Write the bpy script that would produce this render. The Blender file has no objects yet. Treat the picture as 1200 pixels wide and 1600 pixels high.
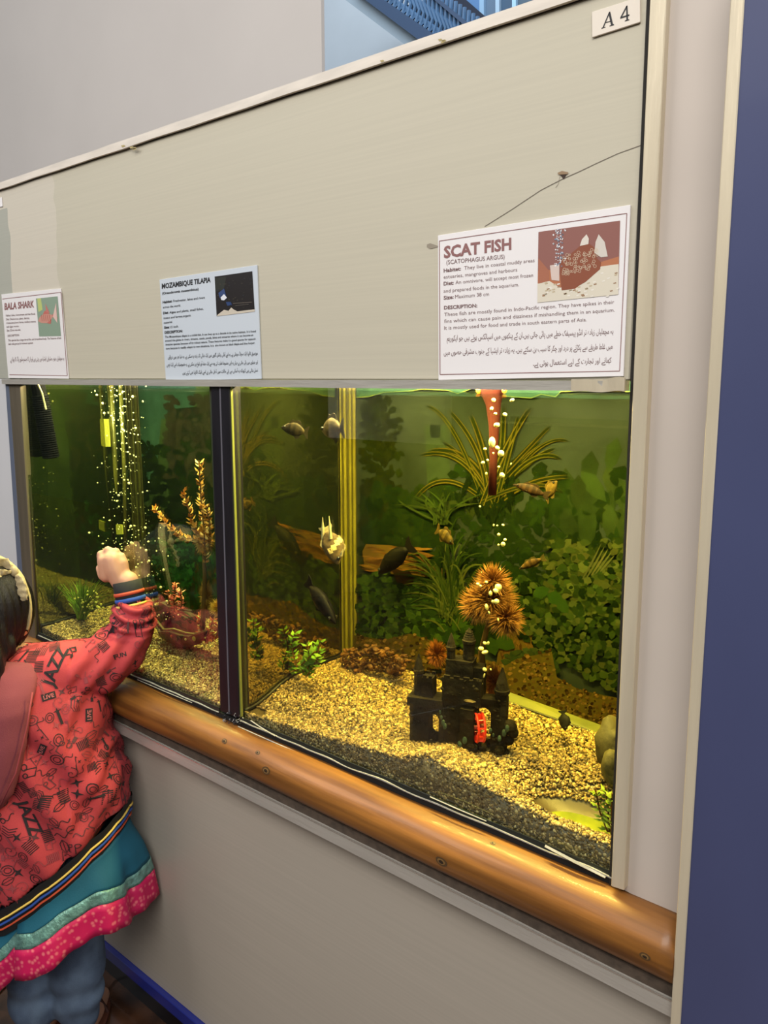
import bpy, bmesh, math, random
import numpy as np
from mathutils import Vector, Matrix, noise
from mathutils.bvhtree import BVHTree
random.seed(7); rng = np.random.default_rng(7)
C = bpy.context.scene.collection
sc = bpy.context.scene
PI = math.pi
R_ = math.radians

def lin(c):
    return tuple(((v/255)/12.92 if v/255 <= .04045 else ((v/255+.055)/1.055)**2.4) for v in c)
def rgba(c): return (*lin(c), 1)

# ------------------------------------------------------------------ camera, world, lights, exposure
F_PX = 1220.0
PITCH = math.atan(210/F_PX)
YAW = math.atan(1492/(F_PX/math.cos(PITCH)))
CAM = Vector((0, -.9, 1.5))
FW = Vector((-math.cos(YAW)*math.cos(PITCH), math.sin(YAW)*math.cos(PITCH), -math.sin(PITCH)))
RT = Vector((math.sin(YAW), math.cos(YAW), 0))
UP = RT.cross(FW)
cd = bpy.data.cameras.new('camera'); cam = bpy.data.objects.new('camera', cd); C.objects.link(cam)
cd.sensor_fit = 'VERTICAL'; cd.sensor_height = 36; cd.lens = 36*F_PX/1600; cd.clip_start = .02
M = Matrix((RT, UP, -FW)).transposed().to_4x4(); M.translation = CAM; cam.matrix_world = M
sc.camera = cam

world = bpy.data.worlds.new('world'); sc.world = world; world.use_nodes = True
bg = world.node_tree.nodes['Background']; bg.inputs[0].default_value = (.92, .96, 1, 1); bg.inputs[1].default_value = .82

def area(name, loc, target, sx, sy, watts, col):
    l = bpy.data.lights.new(name, 'AREA'); l.shape = 'RECTANGLE'; l.size = sx; l.size_y = sy; l.energy = watts; l.color = col
    o = bpy.data.objects.new(name, l); C.objects.link(o); o.location = loc
    o.rotation_euler = (Vector(target)-Vector(loc)).to_track_quat('-Z', 'Y').to_euler(); return o
area('hall_light', (.6, -2.4, 3.4), (-.7, 0, 1.3), 2.4, 1.6, 88, (1, .95, .89))
area('hall_light_left', (-2.9, -2.3, 3.4), (-1.6, 0, 1.2), 1.6, 1.2, 38, (1, .96, .91))
area('stair_skylight', (-3.2, 2.2, 5.6), (-4.8, 5, 4.2), 3, 2, 120, (.9, .95, 1))
# the two tubes inside the tank hood
area('tank_lamp_right', (-.72, .105, 1.545), (-.72, .15, .9), .70, .06, 36, (1, .75, .38))
area('tank_lamp_left', (-1.52, .105, 1.545), (-1.52, .15, .9), .68, .06, 24.0, (1, .80, .48))
sc.view_settings.view_transform = 'Standard'; sc.view_settings.look = 'None'
sc.view_settings.exposure = 0.0; sc.view_settings.gamma = 1; sc.view_settings.use_curve_mapping = False
cy = sc.cycles
cy.max_bounces = 9; cy.transparent_max_bounces = 24; cy.diffuse_bounces = 3; cy.glossy_bounces = 4; cy.transmission_bounces = 6
cy.volume_bounces = 0; cy.caustics_reflective = False; cy.caustics_refractive = False; cy.use_denoising = True
cy.sample_clamp_indirect = 4

# ------------------------------------------------------------------ pixel -> point helpers (measuring the photograph)
def ray(x, y): return FW*F_PX + RT*(x-600) - UP*(y-800)
def at(x, y, Y=0.0):
    r = ray(x, y); return CAM + r*((Y-CAM.y)/r.y)
def atz(x, y, z):
    r = ray(x, y); return CAM + r*((z-CAM.z)/r.z)

# ------------------------------------------------------------------ materials
def mat(name, col, rough=.6, metal=0, var=0, scale=20, stretch=(1, 1, 1), bump=0, bscale=60, spec=.5, col2=None, trans=0, coat=0, vcol=False, lo=.35, hi=.65, emit=None):
    m = bpy.data.materials.new(name); m.use_nodes = True; nt = m.node_tree; N = nt.nodes; L = nt.links
    b = N['Principled BSDF']; b.inputs['Base Color'].default_value = rgba(col)
    b.inputs['Roughness'].default_value = rough; b.inputs['Metallic'].default_value = metal
    b.inputs['Specular IOR Level'].default_value = spec; b.inputs['Coat Weight'].default_value = coat; b.inputs['Coat Roughness'].default_value = .08
    if trans: b.inputs['Transmission Weight'].default_value = trans
    if emit: b.inputs['Emission Color'].default_value = rgba(emit[0]); b.inputs['Emission Strength'].default_value = emit[1]
    src = None
    if vcol:
        a = N.new('ShaderNodeAttribute'); a.attribute_name = 'Col'; src = a.outputs['Color']
    if var or col2 or bump:
        tc = N.new('ShaderNodeTexCoord'); mp = N.new('ShaderNodeMapping'); mp.inputs['Scale'].default_value = stretch
        L.new(tc.outputs['Object'], mp.inputs[0])
    if var or col2:
        n = N.new('ShaderNodeTexNoise'); n.inputs['Scale'].default_value = scale; n.inputs['Detail'].default_value = 6
        L.new(mp.outputs[0], n.inputs['Vector'])
        r = N.new('ShaderNodeValToRGB'); r.color_ramp.elements[0].position = lo; r.color_ramp.elements[1].position = hi
        if col2:
            r.color_ramp.elements[0].color = rgba(col2); r.color_ramp.elements[1].color = rgba(col)
            L.new(n.outputs[0], r.inputs[0]); L.new(r.outputs[0], b.inputs['Base Color'])
        else:
            r.color_ramp.elements[0].color = (1-var,)*3+(1,); r.color_ramp.elements[1].color = (1, 1, 1, 1)
            L.new(n.outputs[0], r.inputs[0])
            mx = N.new('ShaderNodeMix'); mx.data_type = 'RGBA'; mx.blend_type = 'MULTIPLY'; mx.inputs[0].default_value = 1
            if src: L.new(src, mx.inputs[6])
            else: mx.inputs[6].default_value = rgba(col)
            L.new(r.outputs[0], mx.inputs[7]); L.new(mx.outputs[2], b.inputs['Base Color'])
    elif src: L.new(src, b.inputs['Base Color'])
    if bump:
        n2 = N.new('ShaderNodeTexNoise'); n2.inputs['Scale'].default_value = bscale; n2.inputs['Detail'].default_value = 5
        L.new(mp.outputs[0], n2.inputs['Vector']); bp = N.new('ShaderNodeBump'); bp.inputs['Strength'].default_value = bump; bp.inputs['Distance'].default_value = .004
        L.new(n2.outputs[0], bp.inputs['Height']); L.new(bp.outputs[0], b.inputs['Normal'])
    return m

def glass_mat(name, tint, gl_rough=.01, fac_scale=1.0, ior=1.5):
    m = bpy.data.materials.new(name); m.use_nodes = True; nt = m.node_tree; N = nt.nodes; L = nt.links; N.clear()
    out = N.new('ShaderNodeOutputMaterial'); t = N.new('ShaderNodeBsdfTransparent'); t.inputs[0].default_value = tint
    g = N.new('ShaderNodeBsdfGlossy'); g.inputs['Roughness'].default_value = gl_rough
    f = N.new('ShaderNodeFresnel'); f.inputs[0].default_value = ior; mul = N.new('ShaderNodeMath'); mul.operation = 'MULTIPLY'; mul.inputs[1].default_value = fac_scale
    mx = N.new('ShaderNodeMixShader'); L.new(f.outputs[0], mul.inputs[0]); L.new(mul.outputs[0], mx.inputs[0])
    L.new(t.outputs[0], mx.inputs[1]); L.new(g.outputs[0], mx.inputs[2]); L.new(mx.outputs[0], out.inputs[0]); return m

# panel laminate: fine horizontal brushed lines
M_panel = mat('panel_beige', (205, 197, 181), .55, var=.05, scale=1.0, stretch=(2, 2, 260), bump=.03, bscale=30)
def add_patches(m, boxes, tone):
    """darker tone patches with wavering side edges on the panel: boxes x0,x1,z0,z1"""
    nt = m.node_tree; N = nt.nodes; L = nt.links; b = N['Principled BSDF']
    link = b.inputs['Base Color'].links[0]; src = link.from_socket
    geo = N.new('ShaderNodeNewGeometry'); sp = N.new('ShaderNodeSeparateXYZ'); L.new(geo.outputs['Position'], sp.inputs[0])
    nz = N.new('ShaderNodeTexNoise'); nz.inputs['Scale'].default_value = 9; L.new(geo.outputs['Position'], nz.inputs['Vector'])
    def mth(op, a, bb=None):
        n = N.new('ShaderNodeMath'); n.operation = op
        for i, v in enumerate((a, bb)):
            if v is None: continue
            if isinstance(v, (int, float)): n.inputs[i].default_value = v
            else: L.new(v, n.inputs[i])
        return n.outputs[0]
    X = mth('ADD', sp.outputs[0], mth('MULTIPLY', mth('SUBTRACT', nz.outputs[0], .5), .06)); Z = sp.outputs[2]
    for (x0, x1, z0, z1), col in zip(boxes, tone):
        k = mth('MULTIPLY', mth('MULTIPLY', mth('GREATER_THAN', X, x0), mth('LESS_THAN', X, x1)), mth('MULTIPLY', mth('GREATER_THAN', Z, z0), mth('LESS_THAN', Z, z1)))
        mx = N.new('ShaderNodeMix'); mx.data_type = 'RGBA'; mx.blend_type = 'MULTIPLY'; L.new(k, mx.inputs[0]); L.new(src, mx.inputs[6]); mx.inputs[7].default_value = col
        src = mx.outputs[2]
    L.new(src, b.inputs['Base Color'])
add_patches(M_panel, [(-1.66, -.2, 1.3, 2.2), (-3.2, -1.875, 1.3, 1.885)], [(.90, .91, .86, 1), (.66, .72, .74, 1)])
M_lower = mat('panel_grey', (176, 167, 154), .5, var=.06, scale=1.0, stretch=(2, 2, 200), bump=.05, bscale=30)
M_side = mat('panel_pinkish_grey', (199, 188, 178), .45, var=.06, scale=4)
M_white = mat('panel_white', (205, 205, 208), .5, var=.05, scale=3)
M_blue = mat('blue_paint', (72, 78, 114), .32, var=.12, scale=5, stretch=(1, 1, .5), coat=.3, bump=.05, bscale=8)
M_alu = mat('brushed_aluminium', (222, 209, 182), .38, metal=.3, var=.14, scale=6, stretch=(8, 8, .6), bump=.15, bscale=30)
M_alu_h = mat('aluminium_rail', (205, 200, 190), .35, metal=.45, var=.12, scale=5, stretch=(1, 8, 8), bump=.15, bscale=25)
M_alu_dark = mat('tarnished_aluminium', (150, 138, 118), .4, metal=.7, var=.2, scale=6, stretch=(8, 8, .6))
M_trimw = mat('painted_trim', (226, 216, 203), .5, var=.14, scale=12, stretch=(1, 4, 8))
M_black = mat('black_frame', (30, 28, 34), .35, var=.3, scale=10, stretch=(4, 4, 1))
M_void = mat('void_black', (7, 7, 8), .8)
M_dark = mat('dark_gap', (32, 28, 24), .8)
M_caulk = mat('brown_caulk', (84, 70, 58), .8, var=.4, scale=60, bump=.5)
M_paper = mat('laminated_white', (238, 234, 234), .3, coat=.2)
M_paperb = mat('laminated_bluish', (205, 213, 222), .3, coat=.2)
M_foam = mat('white_silicone', (178, 176, 170), .6, var=.3, scale=60)
M_ink = mat('black_ink', (22, 22, 26), .5)
M_maroon = mat('faded_maroon_ink', (142, 98, 96), .5)
M_maroon2 = mat('faded_maroon_text', (120, 92, 92), .5)

def wood_mat():
    m = mat('varnished_wood', (154, 101, 44), .42, col2=(106, 66, 28), scale=4.5, stretch=(.8, 12, 12), bump=.08, bscale=14, coat=.1, lo=.36, hi=.68)
    nt = m.node_tree; N = nt.nodes; L = nt.links; b = N['Principled BSDF']; src = b.inputs['Base Color'].links[0].from_socket
    tc = N.new('ShaderNodeTexCoord'); mp = N.new('ShaderNodeMapping'); mp.inputs['Scale'].default_value = (2.6, 9, 9); L.new(tc.outputs['Object'], mp.inputs[0])
    v = N.new('ShaderNodeTexVoronoi'); v.inputs['Scale'].default_value = 1.6; L.new(mp.outputs[0], v.inputs['Vector'])
    r = N.new('ShaderNodeValToRGB'); r.color_ramp.elements[0].position = .06; r.color_ramp.elements[0].color = (.25, .16, .08, 1); r.color_ramp.elements[1].position = .14; r.color_ramp.elements[1].color = (1, 1, 1, 1)
    L.new(v.outputs['Distance'], r.inputs[0]); mx = N.new('ShaderNodeMix'); mx.data_type = 'RGBA'; mx.blend_type = 'MULTIPLY'; mx.inputs[0].default_value = .55
    L.new(src, mx.inputs[6]); L.new(r.outputs[0], mx.inputs[7]); L.new(mx.outputs[2], b.inputs['Base Color']); return m
M_wood = wood_mat()

# ------------------------------------------------------------------ mesh helpers
def link(name, me, m=None, parent=None, smooth=False):
    o = bpy.data.objects.new(name, me); C.objects.link(o)
    if m is not None:
        for q in (m if isinstance(m, (list, tuple)) else [m]): me.materials.append(q)
    if parent is not None: o.parent = parent; o.matrix_parent_inverse = parent.matrix_basis.inverted()
    if smooth: me.polygons.foreach_set('use_smooth', [True]*len(me.polygons))
    return o
def tag(o, label=None, cat=None, group=None, kind=None):
    if label: o['label'] = label
    if cat: o['category'] = cat
    if group: o['group'] = group
    if kind: o['kind'] = kind
    return o
def thing(name, label, cat, loc=(0, 0, 0), group=None):
    o = bpy.data.objects.new(name, None); C.objects.link(o); o.location = loc; o.empty_display_size = .05
    return tag(o, label, cat, group)
class MB:
    def __init__(s): s.v = []; s.f = []; s.c = []
    def add(s, vs, fs, col=None):
        k = len(s.v); s.v += [tuple(p) for p in vs]; s.f += [tuple(i+k for i in f) for f in fs]
        s.c += [col or (1, 1, 1)]*len(fs); return s
    def box(s, x0, x1, y0, y1, z0, z1, col=None, fn=None):
        vs = [(x, y, z) for z in (z0, z1) for x, y in ((x0, y0), (x1, y0), (x1, y1), (x0, y1))]
        if fn: vs = [fn(*p) for p in vs]
        return s.add(vs, [(3, 2, 1, 0), (4, 5, 6, 7), (0, 1, 5, 4), (1, 2, 6, 5), (2, 3, 7, 6), (3, 0, 4, 7)], col)
    def tube(s, pts, rad, n=8, col=None, caps=True):
        pts = [Vector(p) for p in pts]; m = len(pts); rad = rad if isinstance(rad, (list, tuple)) else [rad]*m
        vs = []; prev = None
        for i, p in enumerate(pts):
            t = (pts[min(i+1, m-1)]-pts[max(i-1, 0)]).normalized()
            a = prev if prev is not None else (Vector((0, 0, 1)) if abs(t.z) < .9 else Vector((1, 0, 0)))
            u = (a - t*a.dot(t)).normalized(); w = t.cross(u); prev = u
            for k in range(n):
                q = 2*PI*k/n; vs.append(p + (u*math.cos(q)+w*math.sin(q))*rad[i])
        fs = [(i*n+k, i*n+(k+1) % n, (i+1)*n+(k+1) % n, (i+1)*n+k) for i in range(m-1) for k in range(n)]
        if caps: fs += [tuple(range(n))[::-1], tuple((m-1)*n+k for k in range(n))]
        return s.add(vs, fs, col)
    def ell(s, c, r, n=10, m=7, col=None, rot=None, jit=0):
        c = Vector(c); r = r if isinstance(r, (list, tuple)) else (r, r, r); vs = []
        for i in range(m+1):
            a = PI*i/m
            for k in range(n):
                b = 2*PI*k/n; p = Vector((r[0]*math.sin(a)*math.cos(b), r[1]*math.sin(a)*math.sin(b), r[2]*math.cos(a)))
                if jit: p *= 1+jit*noise.noise(p*40+c*50)
                if rot: p = rot @ p
                vs.append(c+p)
        fs = [(i*n+k, (i+1)*n+k, (i+1)*n+(k+1) % n, i*n+(k+1) % n) for i in range(m) for k in range(n)]
        return s.add(vs, fs, col)
    def loft(s, rings, caps=True, col=None):
        n = len(rings[0]); vs = [p for r in rings for p in r]; m = len(rings)
        fs = [(i*n+k, i*n+(k+1) % n, (i+1)*n+(k+1) % n, (i+1)*n+k) for i in range(m-1) for k in range(n)]
        if caps: fs += [tuple(range(n))[::-1], tuple((m-1)*n+k for k in range(n))]
        return s.add(vs, fs, col)
    def prism(s, poly, fn, w0, w1, col=None):
        """poly in (u,z); fn(u,w,z)->point"""
        n = len(poly); vs = [fn(u, w0, z) for u, z in poly]+[fn(u, w1, z) for u, z in poly]
        return s.add(vs, [tuple(range(n)), tuple(range(2*n-1, n-1, -1))]+[(k, k+n, (k+1) % n+n, (k+1) % n) for k in range(n)], col)
    def build(s, name, m=None, parent=None, smooth=False, loc=None):
        me = bpy.data.meshes.new(name); L = Vector(loc) if loc is not None else Vector((0, 0, 0))
        me.from_pydata([tuple(Vector(p)-L) for p in s.v], [], s.f)
        if any(c != (1, 1, 1) for c in s.c):
            a = me.color_attributes.new('Col', 'FLOAT_COLOR', 'CORNER')
            cnt = [len(f) for f in s.f]; arr = np.repeat(np.array([[*c[:3], 1] for c in s.c], dtype=np.float32), cnt, axis=0)
            a.data.foreach_set('color', arr.ravel())
        o = link(name, me, m, parent, smooth)
        if loc is not None: o.location = L
        return o
def box(name, x0, x1, y0, y1, z0, z1, m, parent=None, bev=.0015):
    bm = bmesh.new(); bmesh.ops.create_cube(bm, size=1)
    for v in bm.verts: v.co = Vector(((x1-x0)*v.co.x, (y1-y0)*v.co.y, (z1-z0)*v.co.z))
    if bev: bmesh.ops.bevel(bm, geom=bm.edges[:], offset=min(bev, .3*min(x1-x0, y1-y0, z1-z0)), segments=1, affect='EDGES')
    me = bpy.data.meshes.new(name); bm.to_mesh(me); bm.free()
    o = link(name, me, m); o.location = ((x0+x1)/2, (y0+y1)/2, (z0+z1)/2)
    if parent is not None: o.parent = parent; o.matrix_parent_inverse = Matrix.Translation(-parent.location)
    return o
def quadbar(name, px, yf, yb, m, parent=None, bev=.001):
    """bar whose front face has the four measured corners TL,TR,BR,BL at y=yf, run straight back to yb"""
    f = [at(x, y, yf) for x, y in px]; bm = bmesh.new()
    a = [bm.verts.new(p) for p in f]; b = [bm.verts.new((p.x, yb, p.z)) for p in f]
    bm.faces.new(a[::-1]); bm.faces.new(b)
    for k in range(4): bm.faces.new((a[k], a[(k+1) % 4], b[(k+1) % 4], b[k]))
    bmesh.ops.recalc_face_normals(bm, faces=bm.faces[:])
    if bev: bmesh.ops.bevel(bm, geom=bm.edges[:], offset=bev, segments=1, affect='EDGES')
    me = bpy.data.meshes.new(name); bm.to_mesh(me); bm.free()
    return link(name, me, m, parent)
def struct(o): o['kind'] = 'structure'; return o

# ------------------------------------------------------------------ SETTING
# floor with tiles
fl = struct(box('floor', -16, 6, -9, 6, -.04, -.004, mat('floor_brown', (62, 42, 32), .4), bev=0))
M_tile = mat('brown_marble_tile', (86, 56, 38), .18, col2=(38, 24, 18), scale=9, bump=.03, coat=.4)
def tilt(x, y):  # tiles run slightly askew of the cabinet
    a = R_(24); return (x*math.cos(a)-y*math.sin(a)-1.9, x*math.sin(a)+y*math.cos(a)-.5)
tm = None
for i in range(-6, 7):
    for j in range(-6, 6):
        cx_, cy_ = tilt(i*.4, j*.4)
        if cy_ > -.12 or cy_ < -3 or cx_ > .8 or cx_ < -4.6: continue
        if tm is None:
            t = box('tile', -.198, .198, -.198, .198, -.012, 0, M_tile, bev=.001); tm = t.data
        else: t = bpy.data.objects.new('tile', tm); C.objects.link(t)
        t.parent = fl; t.matrix_parent_inverse = Matrix.Translation(-fl.location)
        t.location = (cx_, cy_, -.0045+.0005); t.rotation_euler = (0, 0, R_(24))
# edge tiles reach under the cabinet
for i in range(9):
    t = bpy.data.objects.new('tile', tm); C.objects.link(t); t.parent = fl; t.matrix_parent_inverse = Matrix.Translation(-fl.location)
    cx_, cy_ = -3.9+i*.42, -.09
    t.location = (cx_, cy_, -.0085); t.rotation_euler = (0, 0, R_(24))

struct(box('wall_upper_front', -3.4, -.372, 0, .02, 1.497, 1.928, M_panel))
struct(quadbar('trim_1', [(-120, 328-.0), (1013, -50), (1013, -32), (-120, 338)], -.006, .02, M_trimw))  # placeholder, replaced below
bpy.data.objects.remove(bpy.data.objects['trim_1'], do_unlink=True)
def ragged_bar(name, x0, x1, y0, y1, z0, z1, m, amp=.001, n=60, parent=None, seed=0):
    mb = MB(); rings = []
    for i in range(n+1):
        x = x0+(x1-x0)*i/n; a = amp*noise.noise(Vector((x*9, seed, 0))); b = amp*noise.noise(Vector((x*11, seed+5, 3)))
        rings.append([(x, y0, z0+a), (x, y1, z0+a), (x, y1, z1+b), (x, y0, z1+b)])
    mb.loft(rings); return mb.build(name, m, parent)
struct(ragged_bar('trim_1', -3.4, -.372, -.007, .022, 1.9265, 1.9405, M_trimw, .0012))
struct(box('trim_2', -3.4, -.372, -.002, .004, 1.9257, 1.9265, M_dark, bev=0))
# tank rail under the signs
rail = struct(ragged_bar('trim_3', -1.945, -.376, -.012, .01, 1.4845, 1.4965, M_alu_h, .0006, 80, seed=3))
mb = MB(); rg = []
for i in range(13):
    t = i/12; x = -.44+.068*t; k = .005*math.sin(t*9)*t
    rg.append([(x, -.0128-k*.3, 1.4835+k*.3), (x, -.011, 1.4835), (x, -.011, 1.498), (x, -.0132-k*.5, 1.4975+k*.4+.002*t)])
mb.loft(rg); rb = mb.build('bent_rail_end', M_alu, rail)
# posts
struct(quadbar('trim_4', [(1018, -60), (1044, -60), (975, 1392), (954.5, 1385)], -.014, .02, M_alu))
struct(quadbar('trim_5', [(1013, -60), (1018, -60), (954.5, 1385), (951.5, 1385)], -.003, .02, M_dark, bev=0))
struct(quadbar('wall_side_front', [(1038, -60), (1150, -60), (1064, 1436), (970, 1388)], -.002, .02, M_side, bev=0))
struct(quadbar('trim_6', [(1144.5, -60), (1166.5, -60), (1059, 1660), (1043.5, 1660)], -.045, .0, M_alu))
struct(quadbar('wall_right', [(1163.5, -200), (1900, -320), (1900, 2400), (1010, 2400)], -.043, .3, M_blue, bev=0))
# left edge of the tanks
struct(quadbar('trim_7', [(8, 598), (13, 598), (42, 1000), (34, 994)], -.004, .01, mat('blue_grey_edge', (96, 104, 122), .4)))
struct(quadbar('trim_8', [(13, 598), (31, 602), (55.5, 998), (42, 1000)], -.003, .012, M_alu_dark))
struct(box('wall_left_front', -3.4, -1.93, 0, .02, .70, 1.497, M_white))
# lower panel, ledge, plinth
struct(box('wall_lower_front', -3.4, -.255, 0, .02, .105, .76, M_lower))
led = struct(ragged_bar('trim_9', -3.4, -.262, -.036, .0, .732, .754, M_alu_h, .0008, 90, seed=9))
mb = MB(); mb.box(-3.4, -.262, -.0368, -.0345, .7535, .7555); mb.build('bright_lip', mat('worn_edge', (236, 232, 222), .25, metal=.8), led)
struct(ragged_bar('trim_10', -3.4, -.262, -.030, .0, .7535, .768, M_caulk, .004, 140, seed=4))
bb = struct(box('baseboard_front', -3.4, -.255, -.012, .012, .075, .105, mat('royal_blue_trim', (38, 48, 132), .25, coat=.3)))
mb = MB(); mb.box(-3.4, -.255, .012, .03, -.004, .075); mb.build('black_kickboard', mat('black_kick', (9, 9, 14), .3), bb)
# log rail (half-round timber)
def log_rail():
    mb = MB(); rings = []; n = 22
    for i in range(161):
        x = -3.35+3.088*i/160; r = .0425+.0022*noise.noise(Vector((x*3.1, 1, 2))); cz = .805+.0018*noise.noise(Vector((x*2.3, 7, 2)))
        ring = []
        for k in range(n):
            a = PI*.5+PI*k/(n-1)
            rr = r*(1+.03*noise.noise(Vector((x*5, math.cos(a)*2, math.sin(a)*2))))
            ring.append((x, min(0, rr*1.12*math.cos(a)), cz+rr*math.sin(a)))
        rings.append(ring)
    mb.loft(rings); o = mb.build('log_rail', M_wood, smooth=True)
    return tag(o, 'varnished half round wooden rail running below the aquarium glass', 'rail')
log = log_rail()
LOGB = BVHTree.FromPolygons([tuple(v.co) for v in log.data.vertices], [tuple(p.vertices) for p in log.data.polygons])
def knot(px, py, s, ang):
    p = at(px, py, -.035); mb = MB()
    r = ray(px, py).normalized(); h = LOGB.ray_cast(CAM, r, 6); best = h[0]
    if best is None: return
    nrm = Vector((0, best.y, best.z-.805)).normalized(); u = Vector((1, 0, 0)); v = nrm.cross(u)
    for j, (rr, hh, cc) in enumerate(((1, .0002, (.09, .05, .02)), (.68, .0008, (.22, .12, .04)), (.42, .0014, (.03, .018, .01)))):
        pts = []
        for k in range(14):
            a = 2*PI*k/14; w = rr*(1+.2*noise.noise(Vector((a, j, px))))
            d = u*math.cos(a)*s*w*1.15+v*math.sin(a)*s*w*.75
            pts.append(best+d+nrm*(hh+.0003))
        pts.append(best+nrm*(hh+.0006)); mb.add(pts, [(k, (k+1) % 14, 14) for k in range(14)], cc)
    mb.build('knot', M_vc, log)
M_vc = mat('painted_detail', (255, 255, 255), .45, vcol=True)
M_vcm = mat('matte_detail', (255, 255, 255), .75, vcol=True)
for q in ((416, 1204, .009, 0), (403, 1176, .005, 0), (351, 1158, .006, 0), (690, 1346, .009, 0), (1008, 1494, .006, 0), (770, 1318, .004, 0)): knot(*q)

# ------------------------------------------------------------------ the hall behind and above
struct(box('wall_back', -9, -2.02, 1.2, 1.215, -.05, 4.6, mat('warm_grey_plaster', (214, 206, 200), .8, var=.04, scale=2), bev=0))
struct(box('wall_stair', -9, 2.5, 5.0, 5.2, -.05, 8, mat('pale_blue_plaster', (178, 190, 200), .7, var=.05, scale=2), bev=0))
struct(box('wall_behind', -16, 6, -4.2, -4.0, -.05, 3.0, mat('shaded_green_wall', (60, 66, 52), .7, var=.3, scale=2), bev=0))
struct(box('wall_far_left', -16.2, -16, -4, 5, -.05, 3, mat('dim_far_wall', (70, 68, 62), .8), bev=0))
mb = MB(); mb.box(-2.95, -1.75, -3.99, -3.9, 1.18, 2.2); mb.box(-4.6, -3.4, -3.99, -3.9, 1.0, 1.9)
o = struct(mb.build('trim_11', mat('opposite_cabinet_beige', (232, 222, 200), .6)))
mb = MB()
for z in (1.36, 1.2, 1.02): mb.box(-3.1, -1.6, -3.9, -3.87, z, z+.035)
mb.build('dark_rail', mat('dark_varnish', (30, 24, 20), .4), o)

def staircase():
    """stairs seen over the panel: soffit band, stringer, blue iron balusters and handrail, at y = 4.2"""
    Y = 4.2
    st = thing('staircase', 'dark blue iron staircase descending behind the white panel top', 'staircase', at(650, 60, Y))
    a0, a1 = at(500, -45, Y), at(745, 75, Y)
    def lnpt(p0, p1, t): return p0+(p1-p0)*t
    # pale band under the stringer
    def band(name, q, m, y0, y1):
        mb = MB(); mb.prism([(at(x, y, Y).x, at(x, y, Y).z) for x, y in q], lambda u, w, z: (u, w, z), y0, y1); return mb.build(name, m, st)
    M_soff = mat('grey_blue_soffit', (136, 152, 164), .7); M_irn = mat('blue_iron', (70, 104, 140), .4, var=.2, scale=4); M_irnd = mat('dark_blue_iron', (38, 62, 92), .4)
    band('soffit', [(530, -6), (566, -6), (720, 92), (660, 92)], M_soff, Y+.05, Y+.5)
    band('stringer', [(558, -10), (586, -10), (740, 96), (700, 96)], M_irnd, Y-.02, Y+.06)
    band('handrail', [(668, -10), (676, -10), (740, 42), (734, 46)], M_irnd, Y-.03, Y+.05)
    band('handrail', [(700, -40), (708, -40), (760, 4), (754, 8)], M_irnd, Y+1.0, Y+1.05)
    band('shade_sheet', [(580, -14), (672, -40), (775, 50), (740, 100)], mat('shade_navy', (24, 34, 52), .8), Y+.35, Y+.4)  # navy sheet paints in the stair shade behind the balusters
    s0, s1 = at(572, -6, Y), at(722, 98, Y); h0, h1 = at(648, -24, Y), at(760, 62, Y)
    for k in range(-2, 26):
        t = k/22; b = lnpt(s0, s1, t); 
        x = 572+(722-572)*t; xt = x+0
        # baluster: vertical foot, outward jog, vertical top
        pts = [at(x, -6+104*t, Y), at(x+9, -30+104*t-6, Y), at(x+2, -48+104*t-8, Y), at(x+4, -92+104*t, Y)]
        mb = MB(); mb.tube(pts, .016, 6); mb.build('baluster', M_irn, st)
        mb = MB(); c = at(x+3, -14+104*t, Y)
        mb.tube([c+Vector((.05*math.cos(q), 0, .06*math.sin(q))) for q in np.linspace(0, 2*PI, 9)], .012, 5); mb.build('ring', M_irn, st)
    return st
staircase()
wd = thing('doorway', 'dark brown doorway with tan board seen above the staircase', 'doorway', (-4.2, 4.9, 4.0))
for nm, q, m in (('door_leaf', [(672, -30), (730, -30), (730, 60), (672, 60)], mat('dark_brown_wood', (58, 42, 36), .6)),
                 ('tan_board', [(672, -30), (706, -30), (706, 9), (680, 12)], mat('ochre_board', (176, 128, 52), .6))):
    yy = 4.92 if nm == 'door_leaf' else 4.88
    mb = MB(); mb.prism([(at(x, y, yy).x, at(x, y, yy).z) for x, y in q], lambda u, w, z: (u, w, z), yy, yy+.07 if nm == 'door_leaf' else yy+.03); mb.build(nm, m, wd)
bwn = thing('glazed_screen', 'tall blue framed glazed screen at the top right of the panel', 'screen', (-3.3, 4.6, 3.9))
for k, (x0, x1, c) in enumerate(((724, 749, (78, 118, 164)), (749, 756, (130, 165, 195)), (756, 774, (84, 108, 132)), (774, 780, (150, 178, 200)), (780, 800, (52, 80, 106)), (800, 806, (150, 190, 220)), (806, 860, (64, 86, 104)), (860, 866, (130, 160, 190)), (866, 905, (60, 84, 104)))):
    mb = MB(); yy = 4.6-(.03 if k % 2 == 0 and k < 2 else .01*(k % 2)*3)
    mb.prism([(at(x, y, yy).x, at(x, y, yy).z) for x, y in ((x0, -60), (x1, -60), (x1, 70), (x0, 70))], lambda u, w, z: (u, w, z), yy, yy+.05)
    mb.build('mullion' if (x1-x0) < 10 or k == 0 else 'glass_pane', mat('screen_tone', c, .25), bwn)
mb = MB(); c = at(728, 58, 4.5)
lm = thing('balcony_corner', 'pale peach balcony corner glimpsed between the stair balusters', 'balcony', at(690, 58, 4.75))
mb = MB(); mb.prism([(at(x, y, 4.75).x, at(x, y, 4.75).z) for x, y in ((645, 48), (712, 44), (712, 100), (645, 100))], lambda u, w, z: (u, w, z), 4.75, 4.8)
mb.build('balcony_panel', mat('peach_panel', (236, 206, 170), .7), lm)  # peach board of one even colour

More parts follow.
